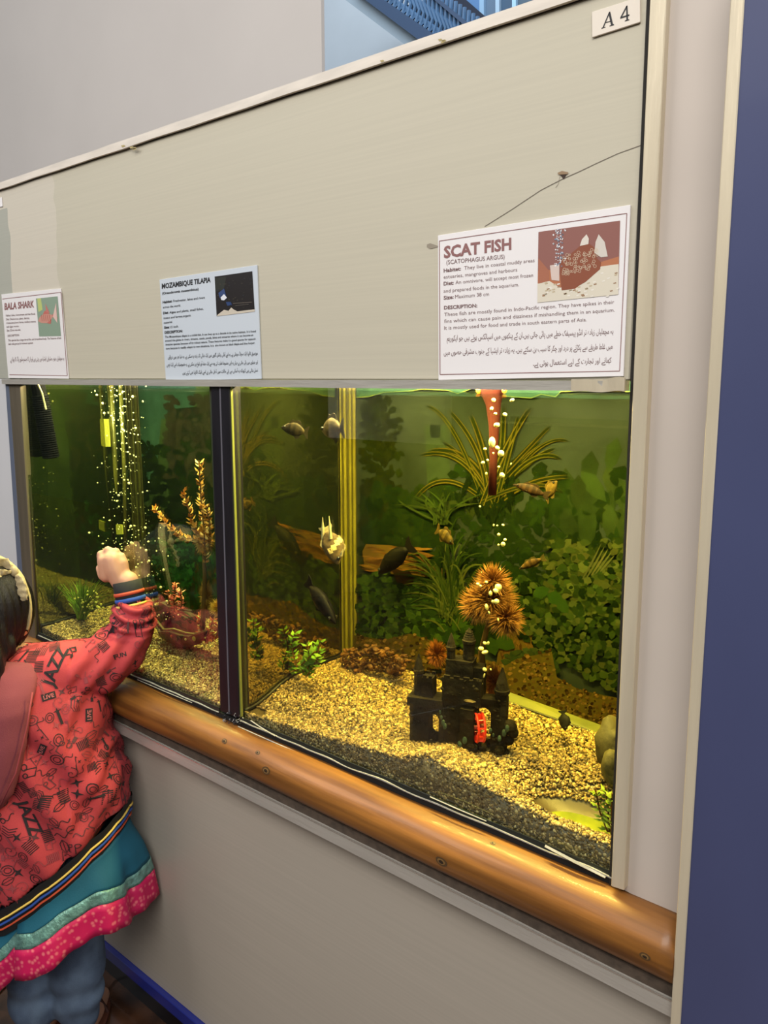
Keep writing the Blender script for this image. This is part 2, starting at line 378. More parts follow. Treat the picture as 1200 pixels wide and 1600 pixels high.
# ------------------------------------------------------------------ SIGNS
FORMS = {}  # arabic letter -> (isolated, final, initial, medial)
def _f(ch, iso, n=4): FORMS[ch] = [chr(iso+i) if i < n else None for i in range(4)]
for ch, iso, n in (('ا', 0xFE8D, 2), ('آ', 0xFE81, 2), ('ب', 0xFE8F, 4), ('پ', 0xFB56, 4), ('ت', 0xFE95, 4), ('ٹ', 0xFB66, 4), ('ج', 0xFE9D, 4), ('چ', 0xFB7A, 4), ('ح', 0xFEA1, 4), ('خ', 0xFEA5, 4),
                   ('د', 0xFEA9, 2), ('ڈ', 0xFB88, 2), ('ر', 0xFEAD, 2), ('ڑ', 0xFB8C, 2), ('ز', 0xFEAF, 2), ('س', 0xFEB1, 4), ('ش', 0xFEB5, 4), ('ص', 0xFEB9, 4), ('ض', 0xFEBD, 4), ('ط', 0xFEC1, 4), ('ظ', 0xFEC5, 4),
                   ('ع', 0xFEC9, 4), ('غ', 0xFECD, 4), ('ف', 0xFED1, 4), ('ق', 0xFED5, 4), ('ک', 0xFB8E, 4), ('گ', 0xFB92, 4), ('ل', 0xFEDD, 4), ('م', 0xFEE1, 4), ('ن', 0xFEE5, 4), ('ں', 0xFB9E, 2),
                   ('و', 0xFEED, 2), ('ہ', 0xFBA6, 4), ('ھ', 0xFBAA, 4), ('ی', 0xFBFC, 4), ('ے', 0xFBAE, 2), ('ئ', 0xFE89, 4)): _f(ch, iso, n)
def shape_urdu(s):
    out = []
    for i, ch in enumerate(s):
        if ch not in FORMS: out.append(ch); continue
        prev = i > 0 and s[i-1] in FORMS and FORMS[s[i-1]][2] is not None
        nxt = i+1 < len(s) and s[i+1] in FORMS and FORMS[ch][2] is not None
        out.append(FORMS[ch][3] if prev and nxt else FORMS[ch][1] if prev else FORMS[ch][2] if nxt else FORMS[ch][0])
    return ''.join(out[::-1])
def text_mesh(s, bold=0, res=2):
    cu = bpy.data.curves.new('t', 'FONT'); cu.body = s; cu.resolution_u = res; cu.offset = bold; cu.size = 1
    o = bpy.data.objects.new('t', cu); C.objects.link(o); bpy.context.view_layer.update()
    me = bpy.data.meshes.new_from_object(o.evaluated_get(bpy.context.evaluated_depsgraph_get()))
    vs = np.zeros(len(me.vertices)*3); me.vertices.foreach_get('co', vs); vs = vs.reshape(-1, 3)
    fs = [tuple(p.vertices) for p in me.polygons]
    bpy.data.objects.remove(o, do_unlink=True); bpy.data.meshes.remove(me); bpy.data.curves.remove(cu)
    return vs, fs
def textline(mb, s, a, b, cap, Y, bold=0, urdu=False, col=None):
    vs, fs = text_mesh(shape_urdu(s) if urdu else s, bold)
    if not len(vs): return
    x0, x1 = vs[:, 0].min(), vs[:, 0].max(); pts = []
    for v in vs:
        t = (v[0]-x0)/(x1-x0); h = v[1]/.69*cap
        pts.append(at(a[0]+(b[0]-a[0])*t, a[1]+(b[1]-a[1])*t-h, Y))
    mb.add(pts, fs, col)
def poly(mb, pts, Y, col=None, back=None):
    mb.add([at(x, y, Y) for x, y in pts], [tuple(range(len(pts)))], col)
def line_strip(mb, pts, w, Y, col=None):
    for (x0, y0), (x1, y1) in zip(pts, pts[1:]):
        d = math.hypot(x1-x0, y1-y0) or 1; nx, ny = -(y1-y0)/d*w/2, (x1-x0)/d*w/2
        poly(mb, [(x0+nx, y0+ny), (x1+nx, y1+ny), (x1-nx, y1-ny), (x0-nx, y0-ny)], Y, col)
def board(name, label, corners, m, yb=-.0005, yf=-.003):
    c = sum((at(x, y, yb) for x, y in corners), Vector())/4
    root = thing(name, label, 'sign', c)
    quadbar('board', corners, yf, yb, m, root, bev=.0004); return root
M_print = mat('flat_print', (255, 255, 255), .35, vcol=True, coat=.15)
CX = lambda x, y: (660+x/3.529, 310+y/3.529)
def L3(c): return lin(c)
def fish2d(mb, c, L, hgt, ang, Y, body, fin, tail=True):
    ca, sa = math.cos(ang), math.sin(ang)
    def T(u, v): return (c[0]+(u*ca-v*sa)*L, c[1]+(u*sa+v*ca)*L)
    poly(mb, [T(-.5+.0, 0), T(-.35, -hgt*.6), T(-.05, -hgt), T(.25, -hgt*.6), T(.45, -.05), T(.45, .05), T(.25, hgt*.6), T(-.05, hgt), T(-.35, hgt*.6)], Y, body)
    poly(mb, [T(.42, -.04), T(.68, -hgt*.8), T(.62, 0), T(.68, hgt*.8), T(.42, .04)], Y-.0001, fin)
    poly(mb, [T(-.1, -hgt*.95), T(.1, -hgt*1.55), T(.3, -hgt*.6)], Y-.0001, fin); poly(mb, [T(-.05, hgt*.95), T(.15, hgt*1.4), T(.28, hgt*.6)], Y-.0001, fin)
# -- scat fish sign
s1 = board('information_sign', 'largest white sign headed SCAT FISH with a maroon fish picture', [(684, 368), (985, 320), (974, 588), (685, 594)], M_paper)
Y1 = -.0034
mb = MB()
textline(mb, 'SCAT FISH', CX(118, 328), CX(490, 280), 17.5, Y1, bold=.035)
mb.build('headline', M_maroon, s1)
mb = MB()
for s, a, b, cap, bo in (('(SCATOPHAGUS ARGUS)', (132, 364), (453, 332), 6.6, .008),
        ('Habitet:', (117, 408), (212, 396), 5.6, .03), ('They live in coastal muddy areas', (230, 394), (618, 350), 5.6, 0),
        ('estuaries, mangroves and harbours', (117, 443), (522, 402), 5.6, 0), ('Diet:', (117, 480), (172, 474), 5.6, .03), ('An omnivore, will accept most frozen', (182, 473), (610, 432), 5.6, 0),
        ('and prepared foods in the aquarium.', (117, 520), (532, 484), 5.6, 0), ('Size:', (117, 558), (172, 552), 5.6, .03), ('Maximum 38 cm', (180, 552), (367, 536), 5.6, 0), ('DESCRIPTION:', (119, 612), (302, 600), 5.4, .03),
        ('These fish are mostly found in Indo-Pacific region. They have spikes in their', (120, 650), (1057, 580), 5.6, 0),
        ('fins which can cause pain and dizziness if mishandling them in an aquarium.', (120, 687), (1060, 624), 5.6, 0),
        ('It is mostly used for food and trade in south eastern parts of Asia.', (120, 724), (905, 677), 5.6, 0)):
    textline(mb, s, CX(*a), CX(*b), cap, Y1, bold=bo-.004)
mb.build('english_text', M_maroon2, s1)
mb = MB()
for s, a, b in (('یہ مچھلیاں زیادہ تر انڈو پیسیفک خطے میں پائی جاتی ہیں۔ان کے پنکھوں میں اسپائکس ہوتے ہیں جو ایکوریم', (135, 785), (1052, 745)),
                ('میں غلط طریقے سے پکڑنے پر درد اور چکر کا سبب بن سکتے ہیں۔ یہ زیادہ تر ایشیا کے جنوب مشرقی حصوں میں', (118, 862), (1048, 828)),
                ('کھانے اور تجارت کے لیے استعمال ہوتی ہے۔', (610, 922), (1042, 905))):
    textline(mb, s, CX(*a), CX(*b), 8.2, Y1, urdu=True)
mb.build('urdu_text', M_maroon2, s1)
mb = MB(); line_strip(mb, [CX(*p) for p in ((93, 235), (1127, 82), (1087, 952), (97, 971), (93, 235))], 1.1, Y1); mb.build('border_line', M_maroon, s1)
mb = MB(); P = lambda *q: [CX(*p) for p in q]
poly(mb, P((640, 185), (1090, 122), (1080, 530), (634, 575)), Y1, L3((146, 98, 90)))
poly(mb, P((637, 400), (700, 395), (760, 420), (1083, 320), (1080, 530), (634, 575)), Y1-.0001, L3((184, 118, 84)))
poly(mb, P((635, 470), (700, 455), (770, 500), (840, 500), (930, 430), (985, 375), (1082, 362), (1080, 530), (634, 575)), Y1-.0002, L3((222, 214, 196)))
poly(mb, P((640, 330), (640, 470), (700, 455), (700, 400)), Y1-.00025, L3((170, 108, 84)))
for k in range(60):
    x = random.uniform(650, 1075); y = random.uniform(465 if x < 900 else 400, 540); poly(mb, P((x, y), (x+16, y-5), (x+18, y+2), (x+3, y+6)), Y1-.0003, L3(random.choice(((196, 180, 150), (236, 230, 218), (160, 128, 100)))))
poly(mb, P((762, 345), (800, 320), (870, 262), (920, 250), (950, 272), (962, 330), (985, 352), (980, 390), (900, 460), (830, 500), (768, 507), (758, 420)), Y1-.00035, L3((142, 82, 60)))
poly(mb, P((868, 262), (880, 225), (905, 198), (918, 222), (915, 252)), Y1-.0004, L3((224, 216, 204)))
poly(mb, P((948, 300), (955, 240), (972, 198), (1005, 240), (1022, 320), (985, 325)), Y1-.0004, L3((214, 206, 196)))
for k in range(70):
    x = 775+random.random()*190; y = 275+random.random()*110+(940-x)*.25
    r = random.uniform(5, 9); pts = [(x+r*math.cos(q), y+r*math.sin(q)) for q in np.linspace(0, 2*PI, 7)]
    line_strip(mb, P(*pts), .55, Y1-.00045, L3((216, 196, 170)))
for k in range(90):
    x = random.gauss(752, 14); y = random.uniform(170, 375); r = random.uniform(2.5, 6); poly(mb, P((x-r, y), (x, y-r), (x+r, y), (x, y+r)), Y1-.0005, L3(random.choice(((236, 236, 238), (120, 138, 160), (206, 214, 224)))))
poly(mb, P((703, 370), (755, 362), (755, 455), (712, 450)), Y1-.00042, L3((216, 196, 186)))
mb.build('fish_picture', M_print, s1)
# -- tilapia sign
s2 = board('information_sign', 'pale blue sign headed MOZAMBIQUE TILAPIA with a dark square picture', [(249, 437), (401, 414), (408, 592), (259, 595)], M_paperb)
CT = lambda x, y: (0+x/2.857, 400+y/2.857)
mb = MB()
textline(mb, 'MOZAMBIQUE TILAPIA', CT(722, 146), CT(940, 116), 7.6, Y1, bold=.035)
for s, a, b, cap, bo in (('(Oreochromis mossambicus)', (724, 172), (886, 152), 3.6, .02), ('Habitat:', (726, 212), (768, 206), 3.6, .03), ('Freshwater, lakes and rivers', (773, 206), (914, 190), 3.6, 0), ('across the world.', (727, 234), (806, 225), 3.4, 0),
        ('Diet:', (728, 260), (752, 257), 3.6, .03), ('Algae and plants, small fishes,', (756, 257), (908, 240), 3.5, 0), ('insect and larvae,organic', (730, 282), (852, 269), 3.4, 0), ('material.', (731, 303), (770, 298), 3.4, 0), ('Size:', (732, 325), (756, 322), 3.6, .03), ('15 inch.', (760, 322), (797, 318), 3.5, 0), ('DESCRIPTION:', (735, 347), (815, 340), 3.8, .03),
        ('The Mozambique tilapia is a cichlid fish. It can lives up to a decade in its native habitats. It is found', (736, 366), (1142, 340), 3.3, 0),
        ('around the globe in rivers, streams, canals, ponds, lakes and estuaries where it can become an', (737, 383), (1130, 357), 3.3, 0),
        ('invasive species because of its robust nature. These features make it a good species for aquacul-', (739, 400), (1142, 374), 3.3, 0),
        ('ture because it readily adapts to new situations. It is  also known as black tilapia and blue kurper.', (740, 418), (1138, 392), 3.3, 0)):
    textline(mb, s, CT(*a), CT(*b), cap, Y1, bold=bo+.01)
mb.build('english_text', M_ink, s2)
mb = MB()
for s, a, b in (('موزمبیق تلاپیا ایک سچلڈ مچھلی ہے۔ یہ اپنے آبائی رہائش گاہوں میں ایک دہائی تک زندہ رہ سکتی ہے۔ یہ دنیا بھر میں دریاؤں', (750, 458), (1150, 440)),
                ('اور جھیلوں میں پائی جاتی ہے جہاں یہ اپنی مضبوط فطرت کی وجہ سے ایک حملہ آور انواع بن سکتی ہے۔ یہ خصوصیات اسے ایک اچھی', (744, 492), (1150, 480)),
                ('نسل بناتی ہیں کیونکہ یہ آسانی سے نئے حالات میں ڈھل جاتی ہے اسے بلیک تلاپیا بھی کہتے ہیں', (815, 527), (1150, 516))):
    textline(mb, s, CT(*a), CT(*b), 5.2, Y1, urdu=True, bold=.006)
mb.build('urdu_text', M_ink, s2)
mb = MB(); P = lambda *q: [CT(*p) for p in q]
poly(mb, P((958, 92), (1126, 68), (1137, 248), (967, 269)), Y1, L3((30, 24, 24)))
poly(mb, P((960, 98), (1010, 92), (1000, 150), (962, 158)), Y1-.0001, L3((44, 46, 40)))
poly(mb, P((972, 262), (1000, 240), (1020, 245), (1032, 230), (1045, 240), (1060, 247), (1137, 238), (1137, 248), (967, 269)), Y1-.0002, L3((206, 196, 180)))
poly(mb, P((975, 165), (1000, 145), (1006, 165), (1012, 190), (995, 200), (980, 185)), Y1-.0003, L3((52, 72, 118)))
poly(mb, P((985, 185), (1000, 170), (1013, 186), (1000, 198), (988, 196)), Y1-.0004, L3((226, 228, 234)))
poly(mb, P((1008, 205), (1030, 204), (1036, 220), (1015, 222)), Y1-.0003, L3((44, 66, 112)))
for k in range(40):
    x = random.uniform(965, 1125); y = random.uniform(95, 230); poly(mb, P((x, y), (x+9, y-3), (x+7, y+3)), Y1-.0003, L3(random.choice(((50, 46, 40), (66, 60, 50), (40, 44, 52)))))
line_strip(mb, P((1040, 212), (1125, 206)), .6, Y1-.0005, L3((120, 110, 100))); line_strip(mb, P((1050, 222), (1110, 215)), .5, Y1-.0005, L3((110, 104, 96)))
mb.build('fish_picture', M_print, s2)
# -- bala shark sign
s3 = board('information_sign', 'small white sign headed BALA SHARK at the left end of the panel', [(2, 460), (94.5, 450.7), (106.8, 591.8), (13, 590.8)], M_paper)
mb = MB(); textline(mb, 'BALA SHARK', CT(20, 240), CT(152, 228), 10, Y1, bold=.035); mb.build('headline', M_maroon, s3)
mb = MB()
for s, a, b in (('Habitat: Lakes, rivers,streams and river floods.', (26, 270), (158, 262)), ('Diet: Omnivorous, plants, detritus,', (27, 287), (132, 281)), ('crustaceans,insect larvae, molluscs worms', (28, 303), (160, 296)), ('and algae worms.', (29, 320), (85, 317)), ('Size: 35cms max.size.', (30, 337), (92, 333)), ('DESCRIPTION:', (34, 361), (86, 357)),
                ('This species has a large dorsal fins and streamlined body. The Features of bala', (36, 381), (273, 370)), ('shark made good pet for freshwater aquarium.', (37, 397), (148, 392))):
    textline(mb, s, CT(*a), CT(*b), 3.2, Y1, bold=.005)
mb.build('english_text', M_maroon2, s3)
mb = MB(); textline(mb, 'یہ مچھلیاں جنوب مشرقی ایشیا میں رہتی ہیں اور ان کا جسم سلور رنگ کا ہوتا ہے', CT(46, 470), CT(286, 464), 6.5, Y1, urdu=True); mb.build('urdu_text', M_maroon2, s3)
mb = MB(); line_strip(mb, [CT(*p) for p in ((10, 192), (272, 162))], .9, Y1); line_strip(mb, [CT(*p) for p in ((272, 162), (300, 534))], .9, Y1); line_strip(mb, [CT(*p) for p in ((42, 530), (300, 534))], .9, Y1); mb.build('border_line', M_maroon, s3)
mb = MB(); poly(mb, P((160, 190), (257, 180), (272, 357), (175, 359)), Y1, L3((140, 160, 140))); poly(mb, P((166, 190), (182, 188), (190, 240), (172, 250)), Y1-.0001, L3((190, 200, 120)))
fish2d(mb, CT(205, 278), 26, .3, -.35, Y1-.0002, L3((206, 148, 132)), L3((196, 110, 100))); poly(mb, P((206, 250), (202, 212), (222, 255)), Y1-.0004, L3((200, 120, 110))); poly(mb, P((236, 270), (250, 208), (256, 300)), Y1-.0004, L3((226, 190, 180)))
for k in range(5): line_strip(mb, P((184+k*9, 262), (188+k*9, 290)), .5, Y1-.0005, L3((170, 70, 62)))
mb.build('fish_picture', M_print, s3)
# -- A 4 plate, serif letters
s4 = board('number_plate', 'small white plate reading A 4 in the top right corner', [(924.6, 18.6), (1000, -5.4), (1000, 34.5), (925, 58.5)], mat('cream_card', (226, 216, 202), .5))
CA = lambda x, y: (840+x/3.333, y/3.333)
mb = MB(); PA = lambda *q: [CA(*p) for p in q]
for pts in (((332, 146), (338, 143), (372, 62), (378, 60), (372, 76), (345, 141), (354, 139), (354, 142), (332, 149)), ((372, 62), (378, 60), (392, 124), (398, 127), (398, 130), (374, 137), (374, 134), (382, 130), (371, 78)), ((352, 116), (380, 108), (381, 112), (350, 120)),
            ((430, 91), (462, 30), (468, 28), (468, 32), (440, 86), (478, 74), (478, 81), (430, 97)), ((461, 34), (468, 28), (471, 100), (478, 101), (478, 104), (454, 111), (454, 108), (462, 103))):
    poly(mb, [CA(*p) for p in pts], Y1)
mb.build('lettering', M_ink, s4)
# sticker at the left edge
st = tag(quadbar('sticker', [(-22, 312), (2.5, 308), (3.5, 323), (-22, 328)], -.002, -.0003, M_paper), 'white sticker at the left edge just under the panel top', 'sticker')
# crack, hole and scuffs on the panel
mb = MB()
line_strip(mb, [(1004, 226), (965, 240), (930, 256), (905, 268), (880, 279), (845, 297), (800, 327), (757, 354)], .9, -.0006, L3((110, 100, 88)))
line_strip(mb, [(875, 275), (872, 288), (868, 293)], .6, -.0006, L3((140, 128, 112)))
CK = mb.build('panel_crack', M_vcm); mb = MB()
poly(mb, [(667, 382), (672, 380), (684, 384), (684, 386), (672, 389), (667, 386)], -.0006, L3((150, 140, 124)))
for k in range(9):
    x, y = random.choice(((690, 62), (195, 228), (720, 60), (210, 230), (600, 92), (560, 104))); x += random.uniform(-12, 12); y += random.uniform(-1, 3)
    poly(mb, [(x, y), (x+5, y-1), (x+7, y+1), (x+2, y+3)], -.0075, L3((176, 160, 110)))
sf = mb.build('scuff_marks', M_vcm, CK); sf['kind'] = 'stuff'
tag(CK, 'thin dark crack line running down from the right post to the big sign', 'crack')
hk = thing('panel_hole', 'small triangular chipped hole on the crack above the big sign', 'hole', at(880, 275, 0))
mb = MB(); poly(mb, [(872, 270), (887, 269), (881, 280)], -.0008, L3((60, 44, 34))); poly(mb, [(871, 270), (878, 267), (888, 269), (887, 272), (873, 273)], -.0012, L3((150, 124, 96))); mb.build('chip', M_vcm, hk)

# ------------------------------------------------------------------ AQUARIUMS
M_glass = glass_mat('front_glass', (.93, .97, .93, 1), .012, .30)
def mirror_mat(name, col, dcol, f):
    m = bpy.data.materials.new(name); m.use_nodes = True; nt = m.node_tree; N = nt.nodes; L = nt.links; N.clear()
    out = N.new('ShaderNodeOutputMaterial'); g = N.new('ShaderNodeBsdfGlossy'); g.inputs[0].default_value = rgba(col); g.inputs['Roughness'].default_value = .035
    d = N.new('ShaderNodeBsdfDiffuse'); d.inputs[0].default_value = rgba(dcol); mx = N.new('ShaderNodeMixShader'); mx.inputs[0].default_value = f
    tc = N.new('ShaderNodeTexCoord'); n = N.new('ShaderNodeTexNoise'); n.inputs['Scale'].default_value = 7; L.new(tc.outputs['Object'], n.inputs['Vector'])
    bp = N.new('ShaderNodeBump'); bp.inputs['Strength'].default_value = .05; bp.inputs['Distance'].default_value = .01; L.new(n.outputs[0], bp.inputs['Height']); L.new(bp.outputs[0], g.inputs['Normal'])
    L.new(d.outputs[0], mx.inputs[1]); L.new(g.outputs[0], mx.inputs[2]); L.new(mx.outputs[0], out.inputs[0]); return m
M_mirror = mirror_mat('wet_side_glass', (208, 196, 140), (44, 50, 22), .84)
M_mirrorL = mirror_mat('wet_side_glass_left', (180, 180, 140), (34, 42, 18), .70)
def water_mat(name, acol, dens, tint):
    m = bpy.data.materials.new(name); m.use_nodes = True; nt = m.node_tree; N = nt.nodes; L = nt.links; N.clear()
    out = N.new('ShaderNodeOutputMaterial'); t = N.new('ShaderNodeBsdfTransparent'); t.inputs[0].default_value = tint
    v = N.new('ShaderNodeVolumeAbsorption'); v.inputs[0].default_value = acol; v.inputs[1].default_value = dens
    L.new(t.outputs[0], out.inputs['Surface']); L.new(v.outputs[0], out.inputs['Volume']); return m
M_waterR = water_mat('green_gold_water', (.88, .82, .16, 1), 2.0, (1, 1, 1, 1))
M_waterL = water_mat('green_water', (.72, .80, .30, 1), 1.9, (1, 1, 1, 1))
M_hood = mat('hood_inner', (120, 140, 124), .6)
M_back = mat('back_board', (30, 40, 22), .7)
M_seal = mat('black_silicone', (14, 14, 12), .5)
M_floorglass = mat('algae_floor_glass', (150, 158, 50), .3, col2=(100, 112, 34), scale=24)

FR = [(-1.11, .873), (-1.0, .880), (-.93, .887), (-.85, .893), (-.72, .9055), (-.67, .925), (-.6, .915), (-.51, .906), (-.45, .8957), (-.34, .899)]
FL = [(-1.9, .880), (-1.6, .868), (-1.47, .871), (-1.3, .874), (-1.21, .872), (-1.15, .866)]
def interp(t, x): return float(np.interp(x, [p[0] for p in t], [p[1] for p in t]))
def smooth(t): t = max(0, min(1, t)); return t*t*(3-2*t)
def gR(x, y):
    f = interp(FR, x)+.0025*noise.noise(Vector((x*22, 3, 0))); b = .903+.008*noise.noise(Vector((x*8, y*8, 1)))+.006*smooth((y-.15)/.15)
    g = f+(b-f)*smooth((y-.015)/.12)
    d = ((x+.435)/.105)**2+((y-.078-.12*(-.435-x)*-.3)/.052)**2
    g -= .045*math.exp(-d**1.6)*smooth((y-.022)/.02)
    return g
def gL(x, y):
    f = interp(FL, x)+.002*noise.noise(Vector((x*25, 3, 0))); b = .888+.008*noise.noise(Vector((x*8, y*8, 4)))
    return f+(b-f)*smooth((y-.01)/.2)
def on_gravel(px, py, g):
    r = ray(px, py); p = CAM.copy()
    for k in range(4000):
        q = CAM+r*(k*1e-6+.0003)
        if q.y > 0 and q.z < g(q.x, q.y): return q
    return q
def gravel(name, label, g, x0, x1, y1, n, sz, cols, base, seed, minz=0):
    rg = np.random.default_rng(seed); nx, ny = 110, 44; mb = MB(); vs = []
    for j in range(ny+1):
        for i in range(nx+1):
            x = x0+(x1-x0)*i/nx; y = .006+(y1-.006)*(j/ny); vs.append((x, y, g(x, y)-.003))
    fs = [(j*(nx+1)+i, j*(nx+1)+i+1, (j+1)*(nx+1)+i+1, (j+1)*(nx+1)+i) for j in range(ny) for i in range(nx)]
    k = len(vs); vs += [(x0+(x1-x0)*i/nx, .006, .852) for i in range(nx+1)]; fs += [(k+i, k+i+1, i+1, i) for i in range(nx)]
    # pebbles
    X = rg.uniform(x0+.003, x1-.003, n); Yv = .008+(y1-.012)*rg.random(n)**1.15
    nf = n//4; X[:nf] = rg.uniform(x0, x1, nf); Yv[:nf] = rg.uniform(.0065, .0095, nf)
    Z = np.array([g(a, b) for a, b in zip(X, Yv)])
    Z[:nf] = .857+(Z[:nf]-.857)*rg.random(nf)
    keep = (Z > minz) | (np.arange(n) < nf); X, Yv, Z = X[keep], Yv[keep], Z[keep]; n = len(X)
    t = (1+5**.5)/2
    ico = np.array([(-1, t, 0), (1, t, 0), (-1, -t, 0), (1, -t, 0), (0, -1, t), (0, 1, t), (0, -1, -t), (0, 1, -t), (t, 0, -1), (t, 0, 1), (-t, 0, -1), (-t, 0, 1)])/1.9
    tri = np.array([(0, 11, 5), (0, 5, 1), (0, 1, 7), (0, 7, 10), (0, 10, 11), (1, 5, 9), (5, 11, 4), (11, 10, 2), (10, 7, 6), (7, 1, 8), (3, 9, 4), (3, 4, 2), (3, 2, 6), (3, 6, 8), (3, 8, 9), (4, 9, 5), (2, 4, 11), (6, 2, 10), (8, 6, 7), (9, 8, 1)])
    s = sz*rg.uniform(.55, 1.25, (n, 1, 1))*rg.uniform(.6, 1.15, (n, 1, 3)); q = rg.normal(size=(n, 4)); q /= np.linalg.norm(q, axis=1)[:, None]
    w, a, b, c = q.T
    R = np.stack([1-2*(b*b+c*c), 2*(a*b-c*w), 2*(a*c+b*w), 2*(a*b+c*w), 1-2*(a*a+c*c), 2*(b*c-a*w), 2*(a*c-b*w), 2*(b*c+a*w), 1-2*(a*a+b*b)], 1).reshape(n, 3, 3)
    V = (ico[None]*s*rg.uniform(.8, 1.2, (n, 12, 1))) @ R.transpose(0, 2, 1)+np.stack([X, Yv, Z], 1)[:, None, :]
    V[..., 1] = np.maximum(V[..., 1], .0045)
    V = V.reshape(-1, 3); Fc = (tri[None]+(np.arange(n)*12)[:, None, None]).reshape(-1, 3)
    pal = np.array([lin(c_) for c_ in cols]); pc = pal[rg.integers(0, len(pal), n)]*rg.uniform(.6, 1.45, (n, 1))*1.05
    v0 = np.array(vs, dtype=float); allv = np.vstack([v0, V]); nq = len(fs); nt_ = len(Fc)
    me = bpy.data.meshes.new(name); me.vertices.add(len(allv)); me.vertices.foreach_set('co', allv.ravel())
    li = np.concatenate([np.array(fs).ravel(), (Fc+len(v0)).ravel()]); me.loops.add(len(li)); me.loops.foreach_set('vertex_index', li.astype(np.int32))
    me.polygons.add(nq+nt_); st_ = np.concatenate([np.arange(nq)*4, nq*4+np.arange(nt_)*3]); me.polygons.foreach_set('loop_start', st_.astype(np.int32))
    me.update(calc_edges=True); me.validate()
    colarr = np.vstack([np.tile(np.array(lin(base)), (nq*4, 1)), np.repeat(pc, 60, axis=0)]); colarr = np.hstack([colarr, np.ones((len(colarr), 1))]).astype(np.float32)
    at_ = me.color_attributes.new('Col', 'FLOAT_COLOR', 'CORNER'); at_.data.foreach_set('color', colarr.ravel())
    o = link(name, me, mat(name+'_stone', (255, 255, 255), .42, vcol=True, spec=.6)); return tag(o, label, 'gravel', kind='stuff')
PAL = [(150, 122, 74), (176, 146, 92), (108, 86, 52), (206, 180, 126), (74, 58, 38), (160, 130, 84), (92, 76, 50), (128, 104, 64)]
gravel('gravel_bed', 'bright golden gravel covering the floor of the right aquarium', gR, -1.095, -.346, .305, 36000, .0029, PAL, (84, 70, 48), 3, minz=.876)
gravel('gravel_bed', 'duller brownish gravel covering the floor of the left aquarium', gL, -1.873, -1.168, .305, 27000, .0028, PAL, (84, 70, 48), 4)

def aquarium(x0, x1, lab, mside, mw, wl, side):
    A = thing('aquarium', lab, 'aquarium', ((x0+x1)/2, .15, .85))
    box('front_pane', x0, x1, .0005, .0042, .853, 1.492, M_glass, A, bev=0)
    box('back_pane', x0, x1, .309, .315, .853, 1.50, M_back, A, bev=0)
    box('side_pane', x0-.006, x0, .004, .315, .853, 1.50, mside, A, bev=0)
    box('side_pane', x1, x1+.006, .004, .315, .853, 1.50, M_back, A, bev=0)
    box('bottom_pane', x0, x1, 0.004, .315, .845, .8535 if side == 'L' else .862, M_floorglass, A, bev=0)
    box('hood', x0-.02, x1+.02, .004, .33, 1.56, 1.575, M_hood, A, bev=0)
    box('hood_back', x0-.02, x1+.02, .318, .33, 1.48, 1.56, M_hood, A, bev=0)
    w = tag(box('water', x0+.001, x1-.001,   .0046, .2995, .8545, wl, mw, bev=0), ('clear green gold water filling the right aquarium' if side == 'R' else 'darker green water filling the left aquarium'), 'water', kind='stuff')
    # seal round the foot of the pane with torn white edge
    mb = MB(); rs = []
    for i in range(81):
        x = x0+(x1-x0)*i/80; d = .003*noise.noise(Vector((x*14, 2, side == 'R')))
        rs.append([(x, -.0035, .8575+d), (x, .0003, .8575+d), (x, .0003, .860+d*1.3), (x, -.0035, .8592+d*1.3)])
    mb.loft(rs); mb.build('torn_seal', M_foam, A)
    mb = MB(); rs = []
    for i in range(81):
        x = x0+(x1-x0)*i/80; d = .0025*noise.noise(Vector((x*6, 8, 1)))
        rs.append([(x, -.0022, .856), (x, .0006, .856), (x, .0006, .866+d), (x, -.0012, .866+d)])
    mb.loft(rs); mb.build('dark_seal', mat('smoky_seal', (38, 42, 38), .35), A)
    return A
AR = aquarium(-1.1, -.36+.016, 'right aquarium, wide tank with golden gravel, castle and fish', M_mirror, M_waterR, 1.474, 'R')
AL = aquarium(-1.88, -1.163, 'left aquarium behind the child, with ship ornament and fine bubbles', M_mirrorL, M_waterL, 1.474, 'L')
struct(box('trim_12', -3.4, -.36, -.001, .02, .838, .8562, M_void, bev=0))  # black strip stands in for the shaded open gap under the glass
# loose strips of white edging at the foot of the glass
mb = MB(); 
for (a, b, w) in (((852, 1322), (946, 1371), .0045), ((672, 1245), (760, 1283), .002), ((372, 1135), (470, 1178), .002), ((215, 1062), (300, 1098), .0018), ((392, 1126), (430, 1150), .0025)):
    p, q = at(*a, -.006), at(*b, -.006); mid = (p+q)/2+Vector((0, -.002, .001)); mb = MB(); mb.tube([p, mid, q], [w*.5, w*.6, w*.4], 4)
    mb.build('loose_edging', M_foam, AR)
# corner silicone post with ribs (right tank) and its grey-olive twin (left tank)
def corner(name, x, ribs, m, A, w=.034):
    pts = []
    n = 26
    for i in range(n+1):
        t = i/n; a = PI/2*t; bx = x+.002+.021*(1-math.cos(a)); by = .281+.024*math.sin(a)
        k = .0022*math.sin(t*2*PI*ribs)
        pts.append((bx+k*math.sin(a+.6), by-k*math.cos(a+.6)))
    mb = MB(); rings = []
    for z in np.linspace(.89, 1.495, 30):
        rings.append([(px_+.0006*noise.noise(Vector((z*30, i, 0))), py_, z) for i, (px_, py_) in enumerate(pts)]+[(x+.024, .306, z), (x+.002, .306, z)])
    mb.loft(rings); 
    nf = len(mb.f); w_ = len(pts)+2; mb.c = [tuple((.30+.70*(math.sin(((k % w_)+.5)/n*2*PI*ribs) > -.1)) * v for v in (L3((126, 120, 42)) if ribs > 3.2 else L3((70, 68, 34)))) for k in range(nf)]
    return mb.build(name, m, A, smooth=False)
